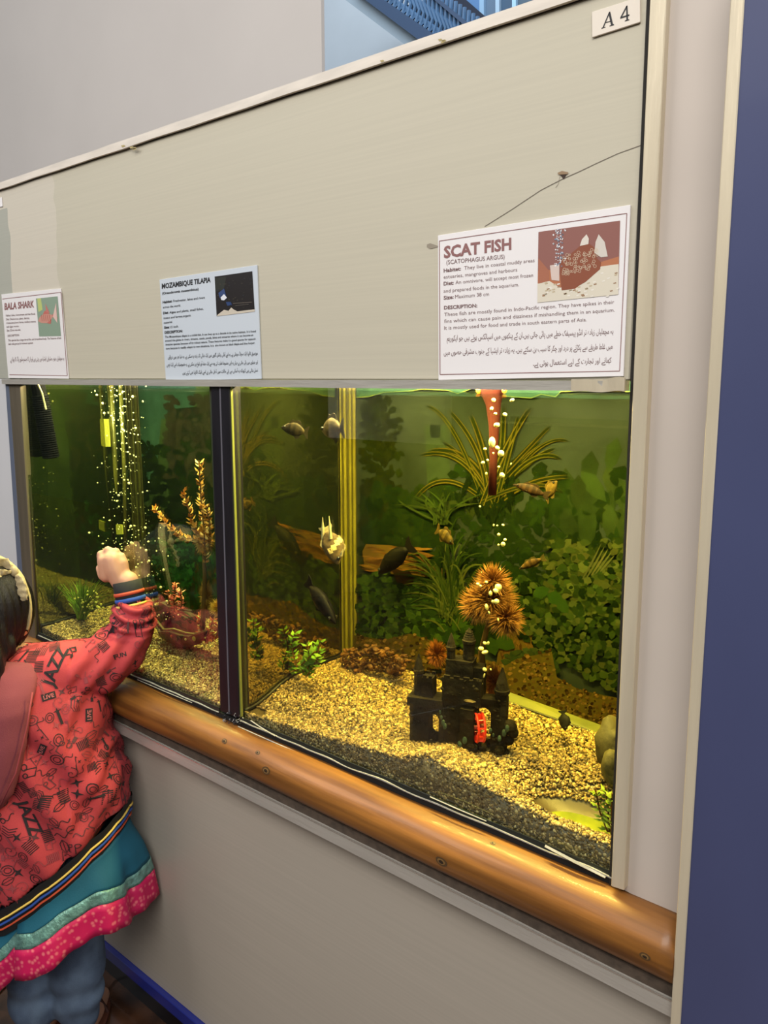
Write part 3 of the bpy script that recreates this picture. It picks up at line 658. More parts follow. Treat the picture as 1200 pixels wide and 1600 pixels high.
corner('corner_seal', -1.1, 3.5, mat('olive_yellow_silicone', (146, 142, 56), .35, vcol=True, var=.4, scale=30, stretch=(4, 4, .6)), AR)
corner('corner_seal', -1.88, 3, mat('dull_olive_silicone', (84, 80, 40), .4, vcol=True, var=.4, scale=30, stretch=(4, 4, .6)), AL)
# black foot seal along the side pane
for A, x, g in ((AR, -1.1, gR), (AL, -1.88, gL)):
    mb = MB(); mb.tube([(x+.004, y, g(x+.004, y)+.003+.0015*noise.noise(Vector((y*40, 0, 0)))) for y in np.linspace(.006, .295, 24)], .0035, 6); mb.build('side_seal', M_seal, A, smooth=True)
# dividing black posts
dv = thing('divider_post', 'tall black double post between the left and right aquariums', 'post', (-1.13, 0, .85))
quadbar('post_half', [(329.3, 603), (343, 603), (357.5, 1116), (344, 1111)], -.005, .02, M_black, dv)
quadbar('post_half', [(344, 603), (357.8, 603), (374, 1122), (358, 1117)], -.006, .02, M_black, dv)
quadbar('centre_line', [(342.4, 603), (344.6, 603), (359, 1116), (357, 1116)], -.0065, .0, mat('grey_seam', (92, 90, 98), .5), dv, bev=0)
quadbar('glass_edge', [(358, 603), (360.5, 603), (377, 1120), (374, 1122)], -.004, .0004, mat('greenish_glass_edge', (120, 124, 60), .3), dv, bev=0)
mb = MB()
for k in range(40):
    p = at(random.uniform(338, 384), random.uniform(1112, 1132), -.006); d = Vector((random.uniform(-.006, .006), -.001, random.uniform(-.005, .005))); mb.tube([p, p+d*.6+Vector((0, -.002, 0)), p+d], .0007, 4, L3(random.choice(((20, 20, 24), (150, 150, 150), (60, 60, 66)))))
mb.build('frayed_tape', M_vcm, dv)
# light planks lying along the back of the right tank
pk = thing('floor_ledge', 'pale yellow green ledge strip along the back of the right aquarium floor', 'ledge', (-.6, .29, .89))
mb = MB()
q = [at(800, 1084, .300), at(942, 1133, .300), at(936, 1163, .262), at(930, 1168, .262), at(800, 1125, .262)]
a, b = at(792, 1080, .303), at(948, 1136, .303); c, d = at(948, 1152, .285), at(792, 1096, .285); e, f = at(948, 1176, .262), at(792, 1120, .262)
for p in (a, b, c, d, e, f): p.z = min(p.z, .96)
def slab(p4, h):
    m_ = MB(); n_ = Vector((0, 0, -h)); m_.add(list(p4)+[x+n_ for x in p4], [(0, 1, 2, 3), (7, 6, 5, 4), (0, 4, 5, 1), (1, 5, 6, 2), (2, 6, 7, 3), (3, 7, 4, 0)]); return m_
M_pk = mat('yellow_green_plank', (104, 106, 38), .4, col2=(78, 84, 26), scale=14)
slab((a, b, c-(c-b)*.1, d-(d-a)*.1), .006).build('strip', M_pk, pk); slab((d+Vector((0, 0, -.002)), c+Vector((0, 0, -.002)), e, f), .006).build('strip', M_pk, pk)
mb = MB(); mb.tube([d+Vector((.0, -.001, .0)), c+Vector((0, -.001, .0))], .0016, 5); mb.build('black_joint', M_seal, pk)

# ---- printed background poster of the right tank (flat print behind the water)
YP = .3084
JIT = [0]
def leaf(mb, x, y, L, ang, w, col, Y):
    JIT[0] = (JIT[0]+.618034) % 1; Y = Y-JIT[0]*.0004
    ca, sa = math.cos(ang), math.sin(ang)
    P_ = [(-.5, 0), (-.2, w), (.2, w*.8), (.5, 0), (.2, -w*.8), (-.2, -w)]
    poly(mb, [(x+(u*ca-v*sa)*L, y+(u*sa+v*ca)*L) for u, v in P_], Y, col)
def blade(mb, pts, w, col, Y, stripe=None):
    pts = [Vector((*p, 0)) for p in pts]; n = 14; cur = []
    for i in range(n+1):
        t = i/n
        cur.append((1-t)**2*pts[0]+2*t*(1-t)*pts[1]+t*t*pts[2])
    def rib(wf, Y, col, off=0):
        L_, Rr = [], []
        for i in range(n+1):
            t = i/n; d = (cur[min(i+1, n)]-cur[max(i-1, 0)]).normalized(); nn = Vector((-d.y, d.x, 0)); ww = wf*math.sin(PI*min(1, .12+t*.88))**.7
            L_.append(cur[i]+nn*ww+nn*off); Rr.append(cur[i]-nn*ww+nn*off)
        for i in range(n): poly(mb, [(p.x, p.y) for p in (L_[i], L_[i+1], Rr[i+1], Rr[i])], Y, col)
    rib(w, Y, col)
    if stripe: rib(w*.22, Y-.0001, stripe, w*.5); rib(w*.2, Y-.0001, stripe, -w*.55)
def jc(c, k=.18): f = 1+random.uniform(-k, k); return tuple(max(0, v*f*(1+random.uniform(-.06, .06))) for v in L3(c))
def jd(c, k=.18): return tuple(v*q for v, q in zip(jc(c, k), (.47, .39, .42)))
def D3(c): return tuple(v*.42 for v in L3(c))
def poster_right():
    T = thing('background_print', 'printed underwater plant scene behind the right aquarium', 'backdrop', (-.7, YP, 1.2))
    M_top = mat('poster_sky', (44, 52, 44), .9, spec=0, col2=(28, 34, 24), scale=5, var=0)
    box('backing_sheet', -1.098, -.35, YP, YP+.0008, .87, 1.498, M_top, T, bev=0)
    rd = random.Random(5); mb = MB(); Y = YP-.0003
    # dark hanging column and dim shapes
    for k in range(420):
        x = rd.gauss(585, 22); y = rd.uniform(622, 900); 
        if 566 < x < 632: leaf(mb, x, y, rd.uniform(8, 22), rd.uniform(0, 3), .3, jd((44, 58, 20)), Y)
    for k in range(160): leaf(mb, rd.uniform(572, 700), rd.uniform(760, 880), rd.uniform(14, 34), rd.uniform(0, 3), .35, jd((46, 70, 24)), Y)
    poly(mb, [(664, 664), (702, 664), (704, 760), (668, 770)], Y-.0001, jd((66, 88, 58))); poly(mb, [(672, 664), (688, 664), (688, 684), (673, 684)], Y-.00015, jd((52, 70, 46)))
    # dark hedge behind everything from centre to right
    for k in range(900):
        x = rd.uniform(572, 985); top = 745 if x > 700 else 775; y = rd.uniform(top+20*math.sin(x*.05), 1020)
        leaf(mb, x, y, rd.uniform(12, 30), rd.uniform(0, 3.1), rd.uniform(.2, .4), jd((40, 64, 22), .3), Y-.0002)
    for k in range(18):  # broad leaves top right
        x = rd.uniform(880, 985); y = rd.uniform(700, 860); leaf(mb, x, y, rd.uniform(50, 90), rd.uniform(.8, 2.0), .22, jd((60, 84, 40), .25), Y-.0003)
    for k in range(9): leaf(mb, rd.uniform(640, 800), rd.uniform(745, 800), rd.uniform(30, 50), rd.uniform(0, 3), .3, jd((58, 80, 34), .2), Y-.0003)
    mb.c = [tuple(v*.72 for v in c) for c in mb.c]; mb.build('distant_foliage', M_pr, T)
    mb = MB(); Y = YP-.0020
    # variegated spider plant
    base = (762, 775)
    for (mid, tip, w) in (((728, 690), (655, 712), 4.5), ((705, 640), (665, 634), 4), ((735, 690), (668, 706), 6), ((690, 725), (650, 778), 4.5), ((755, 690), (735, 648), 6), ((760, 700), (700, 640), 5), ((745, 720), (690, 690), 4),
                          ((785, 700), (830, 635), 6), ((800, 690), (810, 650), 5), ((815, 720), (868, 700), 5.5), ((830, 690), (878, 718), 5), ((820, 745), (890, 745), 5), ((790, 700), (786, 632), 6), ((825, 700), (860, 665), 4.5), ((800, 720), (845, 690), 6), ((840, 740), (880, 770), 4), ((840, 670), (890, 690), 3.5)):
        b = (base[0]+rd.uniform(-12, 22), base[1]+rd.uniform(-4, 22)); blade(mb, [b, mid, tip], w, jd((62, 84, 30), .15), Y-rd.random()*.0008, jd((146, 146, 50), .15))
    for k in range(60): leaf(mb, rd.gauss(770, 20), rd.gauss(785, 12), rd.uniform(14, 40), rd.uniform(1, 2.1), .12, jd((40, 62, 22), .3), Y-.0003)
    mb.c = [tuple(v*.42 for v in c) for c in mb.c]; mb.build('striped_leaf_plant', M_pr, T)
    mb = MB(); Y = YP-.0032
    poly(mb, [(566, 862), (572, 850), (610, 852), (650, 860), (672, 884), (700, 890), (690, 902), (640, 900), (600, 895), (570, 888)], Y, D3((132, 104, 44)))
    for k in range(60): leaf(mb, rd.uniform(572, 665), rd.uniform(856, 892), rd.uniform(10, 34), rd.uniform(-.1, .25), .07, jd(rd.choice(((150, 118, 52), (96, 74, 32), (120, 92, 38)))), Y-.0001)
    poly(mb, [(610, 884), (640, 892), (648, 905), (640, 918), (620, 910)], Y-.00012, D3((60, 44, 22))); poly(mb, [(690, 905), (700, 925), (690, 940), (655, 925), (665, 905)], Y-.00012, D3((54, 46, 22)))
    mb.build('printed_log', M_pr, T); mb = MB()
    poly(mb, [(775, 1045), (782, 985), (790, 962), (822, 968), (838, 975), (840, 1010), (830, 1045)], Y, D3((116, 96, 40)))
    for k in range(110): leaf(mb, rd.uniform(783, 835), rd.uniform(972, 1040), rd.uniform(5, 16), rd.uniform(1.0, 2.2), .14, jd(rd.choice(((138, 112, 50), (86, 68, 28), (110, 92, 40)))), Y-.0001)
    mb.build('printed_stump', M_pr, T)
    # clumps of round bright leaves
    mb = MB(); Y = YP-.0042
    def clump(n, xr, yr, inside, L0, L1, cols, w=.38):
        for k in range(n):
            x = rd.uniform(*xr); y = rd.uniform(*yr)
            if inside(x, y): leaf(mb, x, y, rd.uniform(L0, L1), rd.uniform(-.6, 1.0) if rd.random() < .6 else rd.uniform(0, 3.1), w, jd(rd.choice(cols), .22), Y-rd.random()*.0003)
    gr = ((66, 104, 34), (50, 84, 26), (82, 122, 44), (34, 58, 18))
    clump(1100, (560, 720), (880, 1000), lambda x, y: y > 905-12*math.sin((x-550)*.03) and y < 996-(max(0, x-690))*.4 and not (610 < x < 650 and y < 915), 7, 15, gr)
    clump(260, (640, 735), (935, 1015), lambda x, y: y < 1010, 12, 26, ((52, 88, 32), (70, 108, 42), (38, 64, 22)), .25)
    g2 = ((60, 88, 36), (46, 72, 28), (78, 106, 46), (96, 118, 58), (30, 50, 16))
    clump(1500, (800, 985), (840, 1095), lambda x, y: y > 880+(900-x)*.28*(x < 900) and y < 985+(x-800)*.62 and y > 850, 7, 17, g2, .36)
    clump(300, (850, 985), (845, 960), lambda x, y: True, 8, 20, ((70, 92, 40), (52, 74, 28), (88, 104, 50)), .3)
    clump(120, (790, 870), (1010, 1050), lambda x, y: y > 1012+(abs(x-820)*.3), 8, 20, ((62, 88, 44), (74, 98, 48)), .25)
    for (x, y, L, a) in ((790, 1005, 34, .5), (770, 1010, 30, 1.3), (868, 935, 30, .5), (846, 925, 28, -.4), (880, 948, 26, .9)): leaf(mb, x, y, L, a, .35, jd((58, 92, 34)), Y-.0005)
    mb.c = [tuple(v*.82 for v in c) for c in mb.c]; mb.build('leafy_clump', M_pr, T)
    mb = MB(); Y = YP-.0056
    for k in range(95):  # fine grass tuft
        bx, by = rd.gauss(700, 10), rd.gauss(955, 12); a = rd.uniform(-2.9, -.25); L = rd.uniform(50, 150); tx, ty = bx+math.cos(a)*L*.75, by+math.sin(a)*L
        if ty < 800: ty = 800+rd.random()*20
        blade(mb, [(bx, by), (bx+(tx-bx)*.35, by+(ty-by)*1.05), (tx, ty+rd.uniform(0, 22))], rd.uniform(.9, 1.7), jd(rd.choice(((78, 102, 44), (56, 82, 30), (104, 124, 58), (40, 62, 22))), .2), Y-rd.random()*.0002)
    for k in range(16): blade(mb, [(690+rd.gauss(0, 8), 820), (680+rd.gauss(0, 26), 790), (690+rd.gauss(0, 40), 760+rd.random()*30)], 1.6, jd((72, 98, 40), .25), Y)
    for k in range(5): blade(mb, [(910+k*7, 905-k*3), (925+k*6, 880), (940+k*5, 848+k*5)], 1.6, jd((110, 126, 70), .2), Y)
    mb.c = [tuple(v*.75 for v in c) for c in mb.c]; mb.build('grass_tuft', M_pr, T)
    # gravel printed along the foot
    mb = MB(); Y = YP-.0050
    edge = [(550, 992), (600, 1000), (640, 990), (690, 1006), (740, 1025), (790, 1040), (806, 1028), (862, 1016), (870, 1060), (905, 1078), (990, 1100)]
    poly(mb, edge[:4]+[(690, 1045), (552, 1045)], Y, D3((104, 90, 36))); poly(mb, [(690, 1006), (740, 1025), (790, 1040), (806, 1030), (862, 1018), (870, 1058), (905, 1078), (990, 1096), (990, 1200), (690, 1100)], Y, D3((112, 98, 40)))
    for k in range(1500):
        x = rd.uniform(558, 985); lo_ = interp(edge, x); y = rd.uniform(lo_-2, min(lo_+100, 1160))
        leaf(mb, x, y, rd.uniform(3, 8), rd.uniform(-.8, .8), .38, jd(rd.choice(((136, 118, 52), (84, 70, 28), (112, 96, 40), (156, 136, 66), (60, 50, 20))), .2), Y-.0001-rd.random()*.0001)
    mb.build('printed_gravel', M_pr, T)
    # teal ragged edge at the top
    mb = MB(); Y = YP-.0068; pts = [(557, 600)]+[(x, 600) for x in (990,)]
    ed = [(985, 612), (900, 611), (876, 612), (868, 620), (845, 616), (830, 622), (800, 620), (780, 618), (750, 610), (738, 607), (715, 615), (700, 610), (660, 608), (640, 611), (600, 613), (575, 620), (557, 621)]
    poly(mb, [(557, 596), (985, 596)]+ed, Y, D3((80, 120, 96))); line_strip(mb, ed, 1.2, Y-.0002, D3((150, 170, 90)))
    mb.build('water_edge_band', M_pr, T)
    return T
M_pr = mat('poster_ink', (255, 255, 255), .9, spec=0, vcol=True, var=.22, scale=40)
poster_right()
def poster_left():
    T = thing('background_print', 'dim printed green plant scene behind the left aquarium', 'backdrop', (-1.5, YP, 1.2))
    box('backing_sheet', -1.878, -1.165, YP, YP+.0008, .87, 1.498, mat('poster_left_base', (52, 66, 46), .9, spec=0, col2=(24, 34, 14), scale=6), T, bev=0)
    rd = random.Random(9); mb = MB(); Y = YP-.0003
    poly(mb, [(248, 600), (306, 600), (300, 650), (252, 655)], Y, D3((58, 90, 84))); poly(mb, [(212, 600), (248, 600), (252, 655), (246, 720), (225, 790), (212, 760), (216, 660)], Y, D3((62, 96, 92)))
    poly(mb, [(262, 640), (336, 632), (340, 900), (268, 900)], Y-.0001, D3((36, 44, 28)))
    for k in range(500): leaf(mb, rd.uniform(190, 345), rd.uniform(690, 930), rd.uniform(10, 26), rd.uniform(0, 3.1), .3, jd((26, 42, 14), .3), Y-.0002)
    for k in range(160): leaf(mb, rd.uniform(262, 345), rd.uniform(620, 760), rd.uniform(8, 24), rd.uniform(0, 3.1), .3, jd((50, 54, 40), .3), Y-.0002)
    for k in range(900):
        x, y = rd.gauss(283, 26), rd.gauss(893, 24); leaf(mb, x, y, rd.uniform(5, 12), rd.uniform(0, 3.1), .4, jd(rd.choice(((34, 84, 40), (24, 60, 26), (46, 104, 54))), .25), Y-.0004)
    for k in range(300): leaf(mb, rd.uniform(190, 260), rd.uniform(880, 960), rd.uniform(5, 14), rd.uniform(0, 3.1), .3, jd(rd.choice(((64, 66, 28), (44, 52, 22), (84, 76, 40))), .3), Y-.0003)
    for k in range(200): leaf(mb, rd.uniform(300, 345), rd.uniform(850, 1000), rd.uniform(10, 22), rd.uniform(1, 2.1), .2, jd(rd.choice(((70, 62, 22), (48, 60, 24), (40, 70, 30))), .3), Y-.0005)
    for k in range(60): leaf(mb, rd.gauss(130, 25), rd.gauss(640, 12), rd.uniform(8, 26), rd.uniform(-.3, .5), .3, jd((120, 104, 62), .3), Y-.0005)
    mb.build('printed_foliage', M_pr, T)
poster_left()

# ---- water surface skin
for nm, x0, x1, lab in (('water_surface', -1.098, -.345, 'thin rippled teal water surface at the top of the right aquarium'), ('water_surface', -1.878, -1.165, 'thin rippled dark water surface at the top of the left aquarium')):
    mb = MB(); nx, ny = 60, 14; vs = [(x0+(x1-x0)*i/nx, .005+.30*j/ny, 1.4745+.0012*noise.noise(Vector((i*.35, j*.6, x0)))) for j in range(ny+1) for i in range(nx+1)]
    mb.add(vs, [(j*(nx+1)+i, j*(nx+1)+i+1, (j+1)*(nx+1)+i+1, (j+1)*(nx+1)+i) for j in range(ny) for i in range(nx)])
    tag(mb.build(nm, glass_mat('surface', (.9, .96, .9, 1), .05, .35, 1.33), smooth=True), lab, 'water', kind='stuff')

# ------------------------------------------------------------------ FISH
M_fish = mat('fish_skin', (255, 255, 255), .6, vcol=True, var=.45, scale=160, spec=.12)
def fish(label, hd, tl, yh, yt, hgt, thick, cb, cf, group=None, up=(0, 0, 1), bars=None, face=None, tailw=.6, dorsal=.35, pattern=None, roll=0, name='fish', belly=None):
    """fish from measured head and tail pixels at depths yh, yt"""
    H = at(*hd, yh); T = at(*tl, yt); ax = (H-T); L = ax.length; ax.normalize()
    u = Vector(up); u = (u-ax*u.dot(ax)).normalized()
    if roll: u = Matrix.Rotation(roll, 3, ax) @ u
    s = ax.cross(u); root = thing(name, label, 'fish', (H+T)/2, group)
    body0 = T+ax*L*.16; BL = L*.84; n = 18; m = 14; mb = MB(); V = []; Fc = []; cols = []
    for i in range(n+1):
        t = i/n  # 0 tail root .. 1 snout
        h = hgt*L*(.16+.84*math.sin(PI*min(1, (t*.92+.06))**1.15)**.9) if t < .98 else hgt*L*.12
        h = hgt*L*max(.1, (.2+.8*math.sin(PI*t**.85)**1.0)*(1-.25*smooth((t-.85)/.15)))
        w = thick*L*max(.12, math.sin(PI*(t*.86+.1))**.8)
        c = body0+ax*BL*t+u*(hgt*L*.06*math.sin(PI*t))
        for k in range(m):
            a = 2*PI*k/m; V.append(c+u*math.cos(a)*h*.5+s*math.sin(a)*w*.5)
    cmix = lambda a, b, t: tuple(x*(1-t)+y*t for x, y in zip(a, b))
    B = tuple(v*.5 for v in L3(cb)); FC_ = tuple(v*(.55 if not pattern else .42) for v in L3(cf)); BE = tuple(v*.5 for v in L3(belly)) if belly else cmix(B, FC_, .35)
    for i in range(n):
        for k in range(m):
            a = 2*PI*(k+.5)/m; c = cmix(BE, B, smooth((math.cos(a)+.9)/1.2))
            if bars and (int((i+.5)/n*bars*2) % 2): c = tuple(v*.5 for v in c)
            if pattern: c = pattern(i/n, a, c)
            f = 1+random.uniform(-.15, .15); mb.f.append((i*m+k, i*m+(k+1) % m, (i+1)*m+(k+1) % m, (i+1)*m+k)); mb.c.append(tuple(v*f for v in c))
    mb.v = [tuple(v) for v in V]; mb.add([], []); 
    tip = body0+ax*(BL*1.03); mb.v.append(tuple(tip)); q = len(mb.v)-1
    for k in range(m): mb.f.append((n*m+k, n*m+(k+1) % m, q)); mb.c.append(cmix(B, FC_, .2))
    mb.f.append(tuple(range(m))[::-1]); mb.c.append(B)
    mb.build('body', M_fish, root, smooth=True)
    def fin(name, pts, col):
        mb = MB(); P_ = [body0+ax*a*L+u*b*L for a, b in pts]; k = len(P_); th = s*.0006
        mb.add([p+th for p in P_]+[p-th for p in P_], [tuple(range(k)), tuple(range(2*k-1, k-1, -1))]+[(j, j+k, (j+1) % k+k, (j+1) % k) for j in range(k)], col); mb.build(name, M_fish, root)
    fin('tail_fin', [(.02, .06), (-.1, hgt*tailw*.75), (-.17, hgt*tailw*.8), (-.13, 0), (-.17, -hgt*tailw*.8), (-.1, -hgt*tailw*.75), (.02, -.06)], FC_)
    d = dorsal*hgt
    fin('dorsal_fin', [(.62, hgt*.40), (.5, hgt*.5+d*.7), (.4, hgt*.48+d*.5), (.3, hgt*.42+d), (.17, hgt*.32+d*1.0), (.14, hgt*.2), (.35, hgt*.38)], FC_)
    fin('anal_fin', [(.4, -hgt*.40), (.26, -hgt*.38-d*.8), (.15, -hgt*.28-d*.7), (.12, -hgt*.18), (.28, -hgt*.32)], FC_)
    for sg in (1, -1):
        mb = MB(); c = body0+ax*BL*.62+s*sg*thick*L*.44-u*hgt*L*.1; d1 = (-ax*.8-u*.5+s*sg*.5).normalized(); d2 = (-ax*.9+u*.1+s*sg*.6).normalized()
        mb.add([c, c+d1*L*.08, c+(d1+d2)*L*.05, c+d2*L*.08], [(0, 1, 2, 3)], FC_); mb.build('pectoral_fin', M_fish, root)
        mb = MB(); c = body0+ax*BL*.87+s*sg*thick*L*.30+u*hgt*L*.10; mb.ell(c, hgt*L*.075+.0006, 8, 6, (.02, .02, .015)); e = mb.build('eye', mat('wet_eye', (255, 255, 255), .1, vcol=True), root, smooth=True)
    return root
fish('brown speckled fish high in the right aquarium beside the yellow corner post', (504, 673), (538, 669), .10, .085, .55, .24, (98, 84, 64), (52, 46, 34), bars=3, belly=(150, 120, 96))
fish('grey brown fish swimming left, near the water surface in the right aquarium', (440, 668), (482, 676), .03, .06, .50, .22, (92, 80, 48), (70, 62, 36), bars=4)
def scatpat(t, a, c):
    k = (math.sin(t*17+math.cos(a)*3)+math.sin(t*9-a*2)); return L3((232, 206, 130)) if (k > .75 and math.cos(a) > -.45) else tuple(v for v in L3((98, 80, 52)))
sroot = fish('silvery gold banded fish with tall fins pointing down beside the corner post', (528, 881), (508, 822), .045, .05, .54, .22, (112, 92, 60), (226, 206, 150), up=(.72, .66, .1), pattern=scatpat, tailw=.4, dorsal=.16, belly=(150, 132, 96))
for a, b, w in (((505, 845), (504, 808), .0035), ((517, 842), (514, 806), .003), ((533, 868), (536, 858), .003)):
    p, q = at(*a, .045), at(*b, .045); mb = MB(); mb.tube([p, (p+q)/2, q], [w, w*.8, w*.15], 6, L3((226, 208, 150))); mb.build('fin_spine', M_fish, sroot)
fish('slim dark fish angled downward in front of the side pane reflection', (524, 974), (479, 906), .06, .075, .30, .22, (6, 5, 5), (5, 4, 4), belly=(44, 38, 34), tailw=.55, dorsal=.12)
fish('dark charcoal fish in front of the printed log in the right aquarium', (592, 896), (645, 850), .275, .27, .32, .2, (12, 11, 6), (16, 13, 8), tailw=.6, dorsal=.12)
fish('brown barred fish right of the bubble stream below the striped leaves', (803, 757), (858, 775), .21, .235, .26, .15, (78, 56, 30), (60, 46, 24), bars=5, belly=(116, 84, 44))
fish('small tan fish over the dark foliage, directly right of the barred fish', (870, 752), (852, 780), .25, .26, .5, .2, (122, 98, 40), (104, 84, 34))
fish('small tawny fish hovering above the grass tuft of the printed scene', (708, 850), (682, 826), .262, .27, .5, .22, (108, 88, 36), (92, 74, 30), bars=3)
fish('slender brown fish to the right above the orange spiky plant', (812, 889), (852, 871), .24, .25, .27, .15, (96, 70, 28), (88, 78, 34), bars=4)
fish('small black disc shaped fish over the pale strip near the right end', (883, 1141), (879, 1110), .20, .215, .58, .2, (44, 42, 30), (30, 30, 20), up=(.75, .3, .4), tailw=.5, dorsal=.15)
fish('yellow striped small fish resting at the left foot of the castle', (652, 1118), (662, 1146), .09, .085, .36, .2, (128, 100, 40), (100, 80, 34), up=(.8, .3, .5), bars=4)

# ------------------------------------------------------------------ ORNAMENTS AND PLANTS, right aquarium
M_castle = mat('castle_resin', (48, 42, 30), .8, col2=(20, 17, 13), scale=26, bump=1.0, bscale=70, spec=.1)
M_moss = mat('castle_moss', (66, 92, 74), .7, col2=(30, 42, 34), scale=40, bump=.5, bscale=90)
def castle():
    root = thing('castle_ornament', 'dark ruined castle ornament with towers standing on the golden gravel', 'castle', (-.67, .105, .9))
    O = Vector((-.667, .108, 0)); U = Vector((.937, .35, 0)).normalized(); W = Vector((-U.y, U.x, 0)); K = .00109/5.4545*1.02
    zb = .9
    def b_(cx): return 905+(cx-150)*.21
    def P_(cx, cy): return ((cx-565)*K*1.02, zb+(b_(cx)-cy)*K*1.16)
    def fn(u, w, z): return O+U*u+W*w+Vector((0, 0, z))
    def block(name, x0, x1, yt, yb, w0, w1, m=M_castle, cren=0):
        (u0, _), (u1, _) = P_(x0, 0), P_(x1, 0); zt = P_((x0+x1)/2, yt)[1]; z0 = P_((x0+x1)/2, yb)[1]
        mb = MB(); rings = []
        for i in range(7):
            z = z0+(zt-z0)*i/6; j = .0012
            rings.append([fn(a+j*noise.noise(Vector((a*90, z*90, w*50))), w+j*noise.noise(Vector((z*80, a*60, w*70))), z) for a, w in ((u0, w0), ((u0+u1)/2, w0), (u1, w0), (u1, w1), ((u0+u1)/2, w1), (u0, w1))])
        mb.loft(rings)
        if cren:
            for k in range(cren):
                c = u0+(u1-u0)*(k+.5)/cren; r = (u1-u0)/cren*.3; mb.box(c-r, c+r, w0, w0+.004, zt, zt+.004, fn=fn); mb.box(c-r, c+r, w1-.004, w1, zt, zt+.004, fn=fn)
        return mb.build(name, m, root)
    def tower(name, cx, r, yt, yroof, yb, w, rings_=0):
        u, zt = P_(cx, yt); zr = P_(cx, yroof)[1]; z0 = P_(cx, yb)[1]; rr = r*K; mb = MB(); n = 12
        prof = [(rr*1.02, z0), (rr, zr-.008), (rr*1.18, zr-.006), (rr*1.2, zr-.001), (rr*1.05, zr), (rr*.85, zr+(zt-zr)*.3), (rr*.5, zr+(zt-zr)*.65), (rr*.12, zt)]
        mb.loft([[fn(u+q*math.cos(2*PI*k/n), w+q*math.sin(2*PI*k/n), z) for k in range(n)] for q, z in prof])
        for k in range(rings_):
            z = zr+(zt-zr)*(.15+.18*k); q = rr*(1-.6*(.15+.18*k)); mb.tube([fn(u+q*math.cos(a), w+q*math.sin(a), z) for a in np.linspace(0, 2*PI, 13)], .0007, 4)
        return mb.build(name, M_castle, root)
    def arch(name, x0, x1, yt, yb, hx, hw, hy, w0, w1):
        u0, u1 = P_(x0, 0)[0], P_(x1, 0)[0]; zt = P_((x0+x1)/2, yt)[1]; z0 = P_((x0+x1)/2, yb)[1]; h = P_(hx, 0)[0]; hr = hw*K; hz = P_(hx, hy)[1]
        pts = [(u0, z0), (u0, zt), (h, zt), (u1, zt), (u1, z0), (h+hr, z0), (h+hr, hz-hr*1.0)]
        pts += [(h+hr*math.cos(a), hz-hr*1.0+hr*math.sin(a)) for a in np.linspace(.35, PI-.35, 6)]+[(h-hr, hz-hr*1.0), (h-hr, z0)]
        mb = MB(); mb.prism(pts, fn, w0, w1); return mb.build(name, M_castle, root)
    tower('tower', 196, 38, 268, 378, 610, -.002); block('wall_block', 236, 326, 440, 610, -.012, .012, cren=2)
    block('wall_walk', 128, 410, 578, 640, -.02, .018)
    arch('arched_wall', 145, 420, 630, 930, 340, 44, 700, -.016, .014)
    block('keep', 405, 712, 470, 650, -.016, .022, cren=4); block('upper_keep', 425, 640, 345, 485, -.010, .018)
    block('keep_flank', 640, 715, 420, 640, -.004, .022)
    tower('tower', 455, 34, 150, 240, 500, .0); tower('tower', 592, 46, 135, 215, 350, .004, 4)
    block('main_wall', 405, 640, 620, 1010, -.014, .016)
    arch('arched_wall', 625, 905, 640, 1090, 732, 58, 695, -.010, .014)
    tower('tower', 862, 52, 440, 590, 1000, .0)
    block('buttress', 560, 668, 680, 1060, -.022, .0)
    # rocky foot
    mb = MB(); rd = random.Random(3)
    for k in range(46):
        cx = rd.uniform(170, 970); y = b_(cx)+rd.uniform(-60, 45); u, z = P_(cx, y)
        mb.ell(fn(u, rd.uniform(-.022, .016), z), (rd.uniform(.006, .013), rd.uniform(.006, .012), rd.uniform(.005, .010)), 8, 6, jit=.5)
    for k in range(60):
        cx = rd.uniform(430, 960); y = b_(cx)+rd.uniform(20, 60+(cx-430)*.10)-(abs(cx-900) < 70)*10; u, z = P_(cx, y); q = rd.uniform(.004, .010)
        mb.ell(fn(u, rd.uniform(-.03, -.012), z), (q, q, q*.8), 8, 6, jit=.9)
    for k in range(60):  # broken masonry on the faces
        cx = rd.uniform(150, 900); y = rd.uniform(480 if 405 < cx < 712 else 640, b_(cx)-20)
        if 680 < cx < 800 and y > 680 or 290 < cx < 390 and y > 690: continue
        u, z = P_(cx, y); mb.ell(fn(u, -.0155, z), (rd.uniform(.002, .005), .0025, rd.uniform(.0015, .003)), 6, 5, jit=.9)
    mb.build('rocky_foot', M_castle, root)
    mb = MB()
    for cx, y, r in ((945, 850, .011), (960, 900, .010), (930, 950, .010), (955, 830, .006), (560, 610, .008), (500, 600, .006), (370, 640, .006)):
        u, z = P_(cx, y); mb.ell(fn(u, -.008, z), (r, r*.8, r*.9), 9, 7, jit=.5)
    mb.build('boulder', M_castle, root)
    mb = MB(); 
    for cx, y in ((400, 680), (410, 720), (425, 760), (440, 790), (800, 850), (820, 880), (870, 910), (905, 870), (925, 840), (600, 900), (560, 930), (690, 960)):
        u, z = P_(cx, y); mb.ell(fn(u, -.021, z), (.0032, .003, .005), 6, 5, jit=.8)
    mb.build('moss_patch', M_moss, root)
    mb = MB(); u, z = P_(620, 628); mb.ell(fn(u, -.012, z), (.016, .010, .0035), 8, 6, jit=.5); mb.build('tan_stone', mat('tan_stone', (112, 92, 48), .7), root)
    # red water wheel, seen nearly edge-on
    M_red = mat('red_plastic', (232, 52, 30), .35, spec=.6)
    c = fn(P_(710, 0)[0], -.020, P_(710, 818)[1]); rr = .0225; ax = Vector((.70, .70, .05)).normalized(); e1 = Vector((0, 0, 1)); e2 = ax.cross(e1)
    wheel = thing_part('water_wheel', c, root)
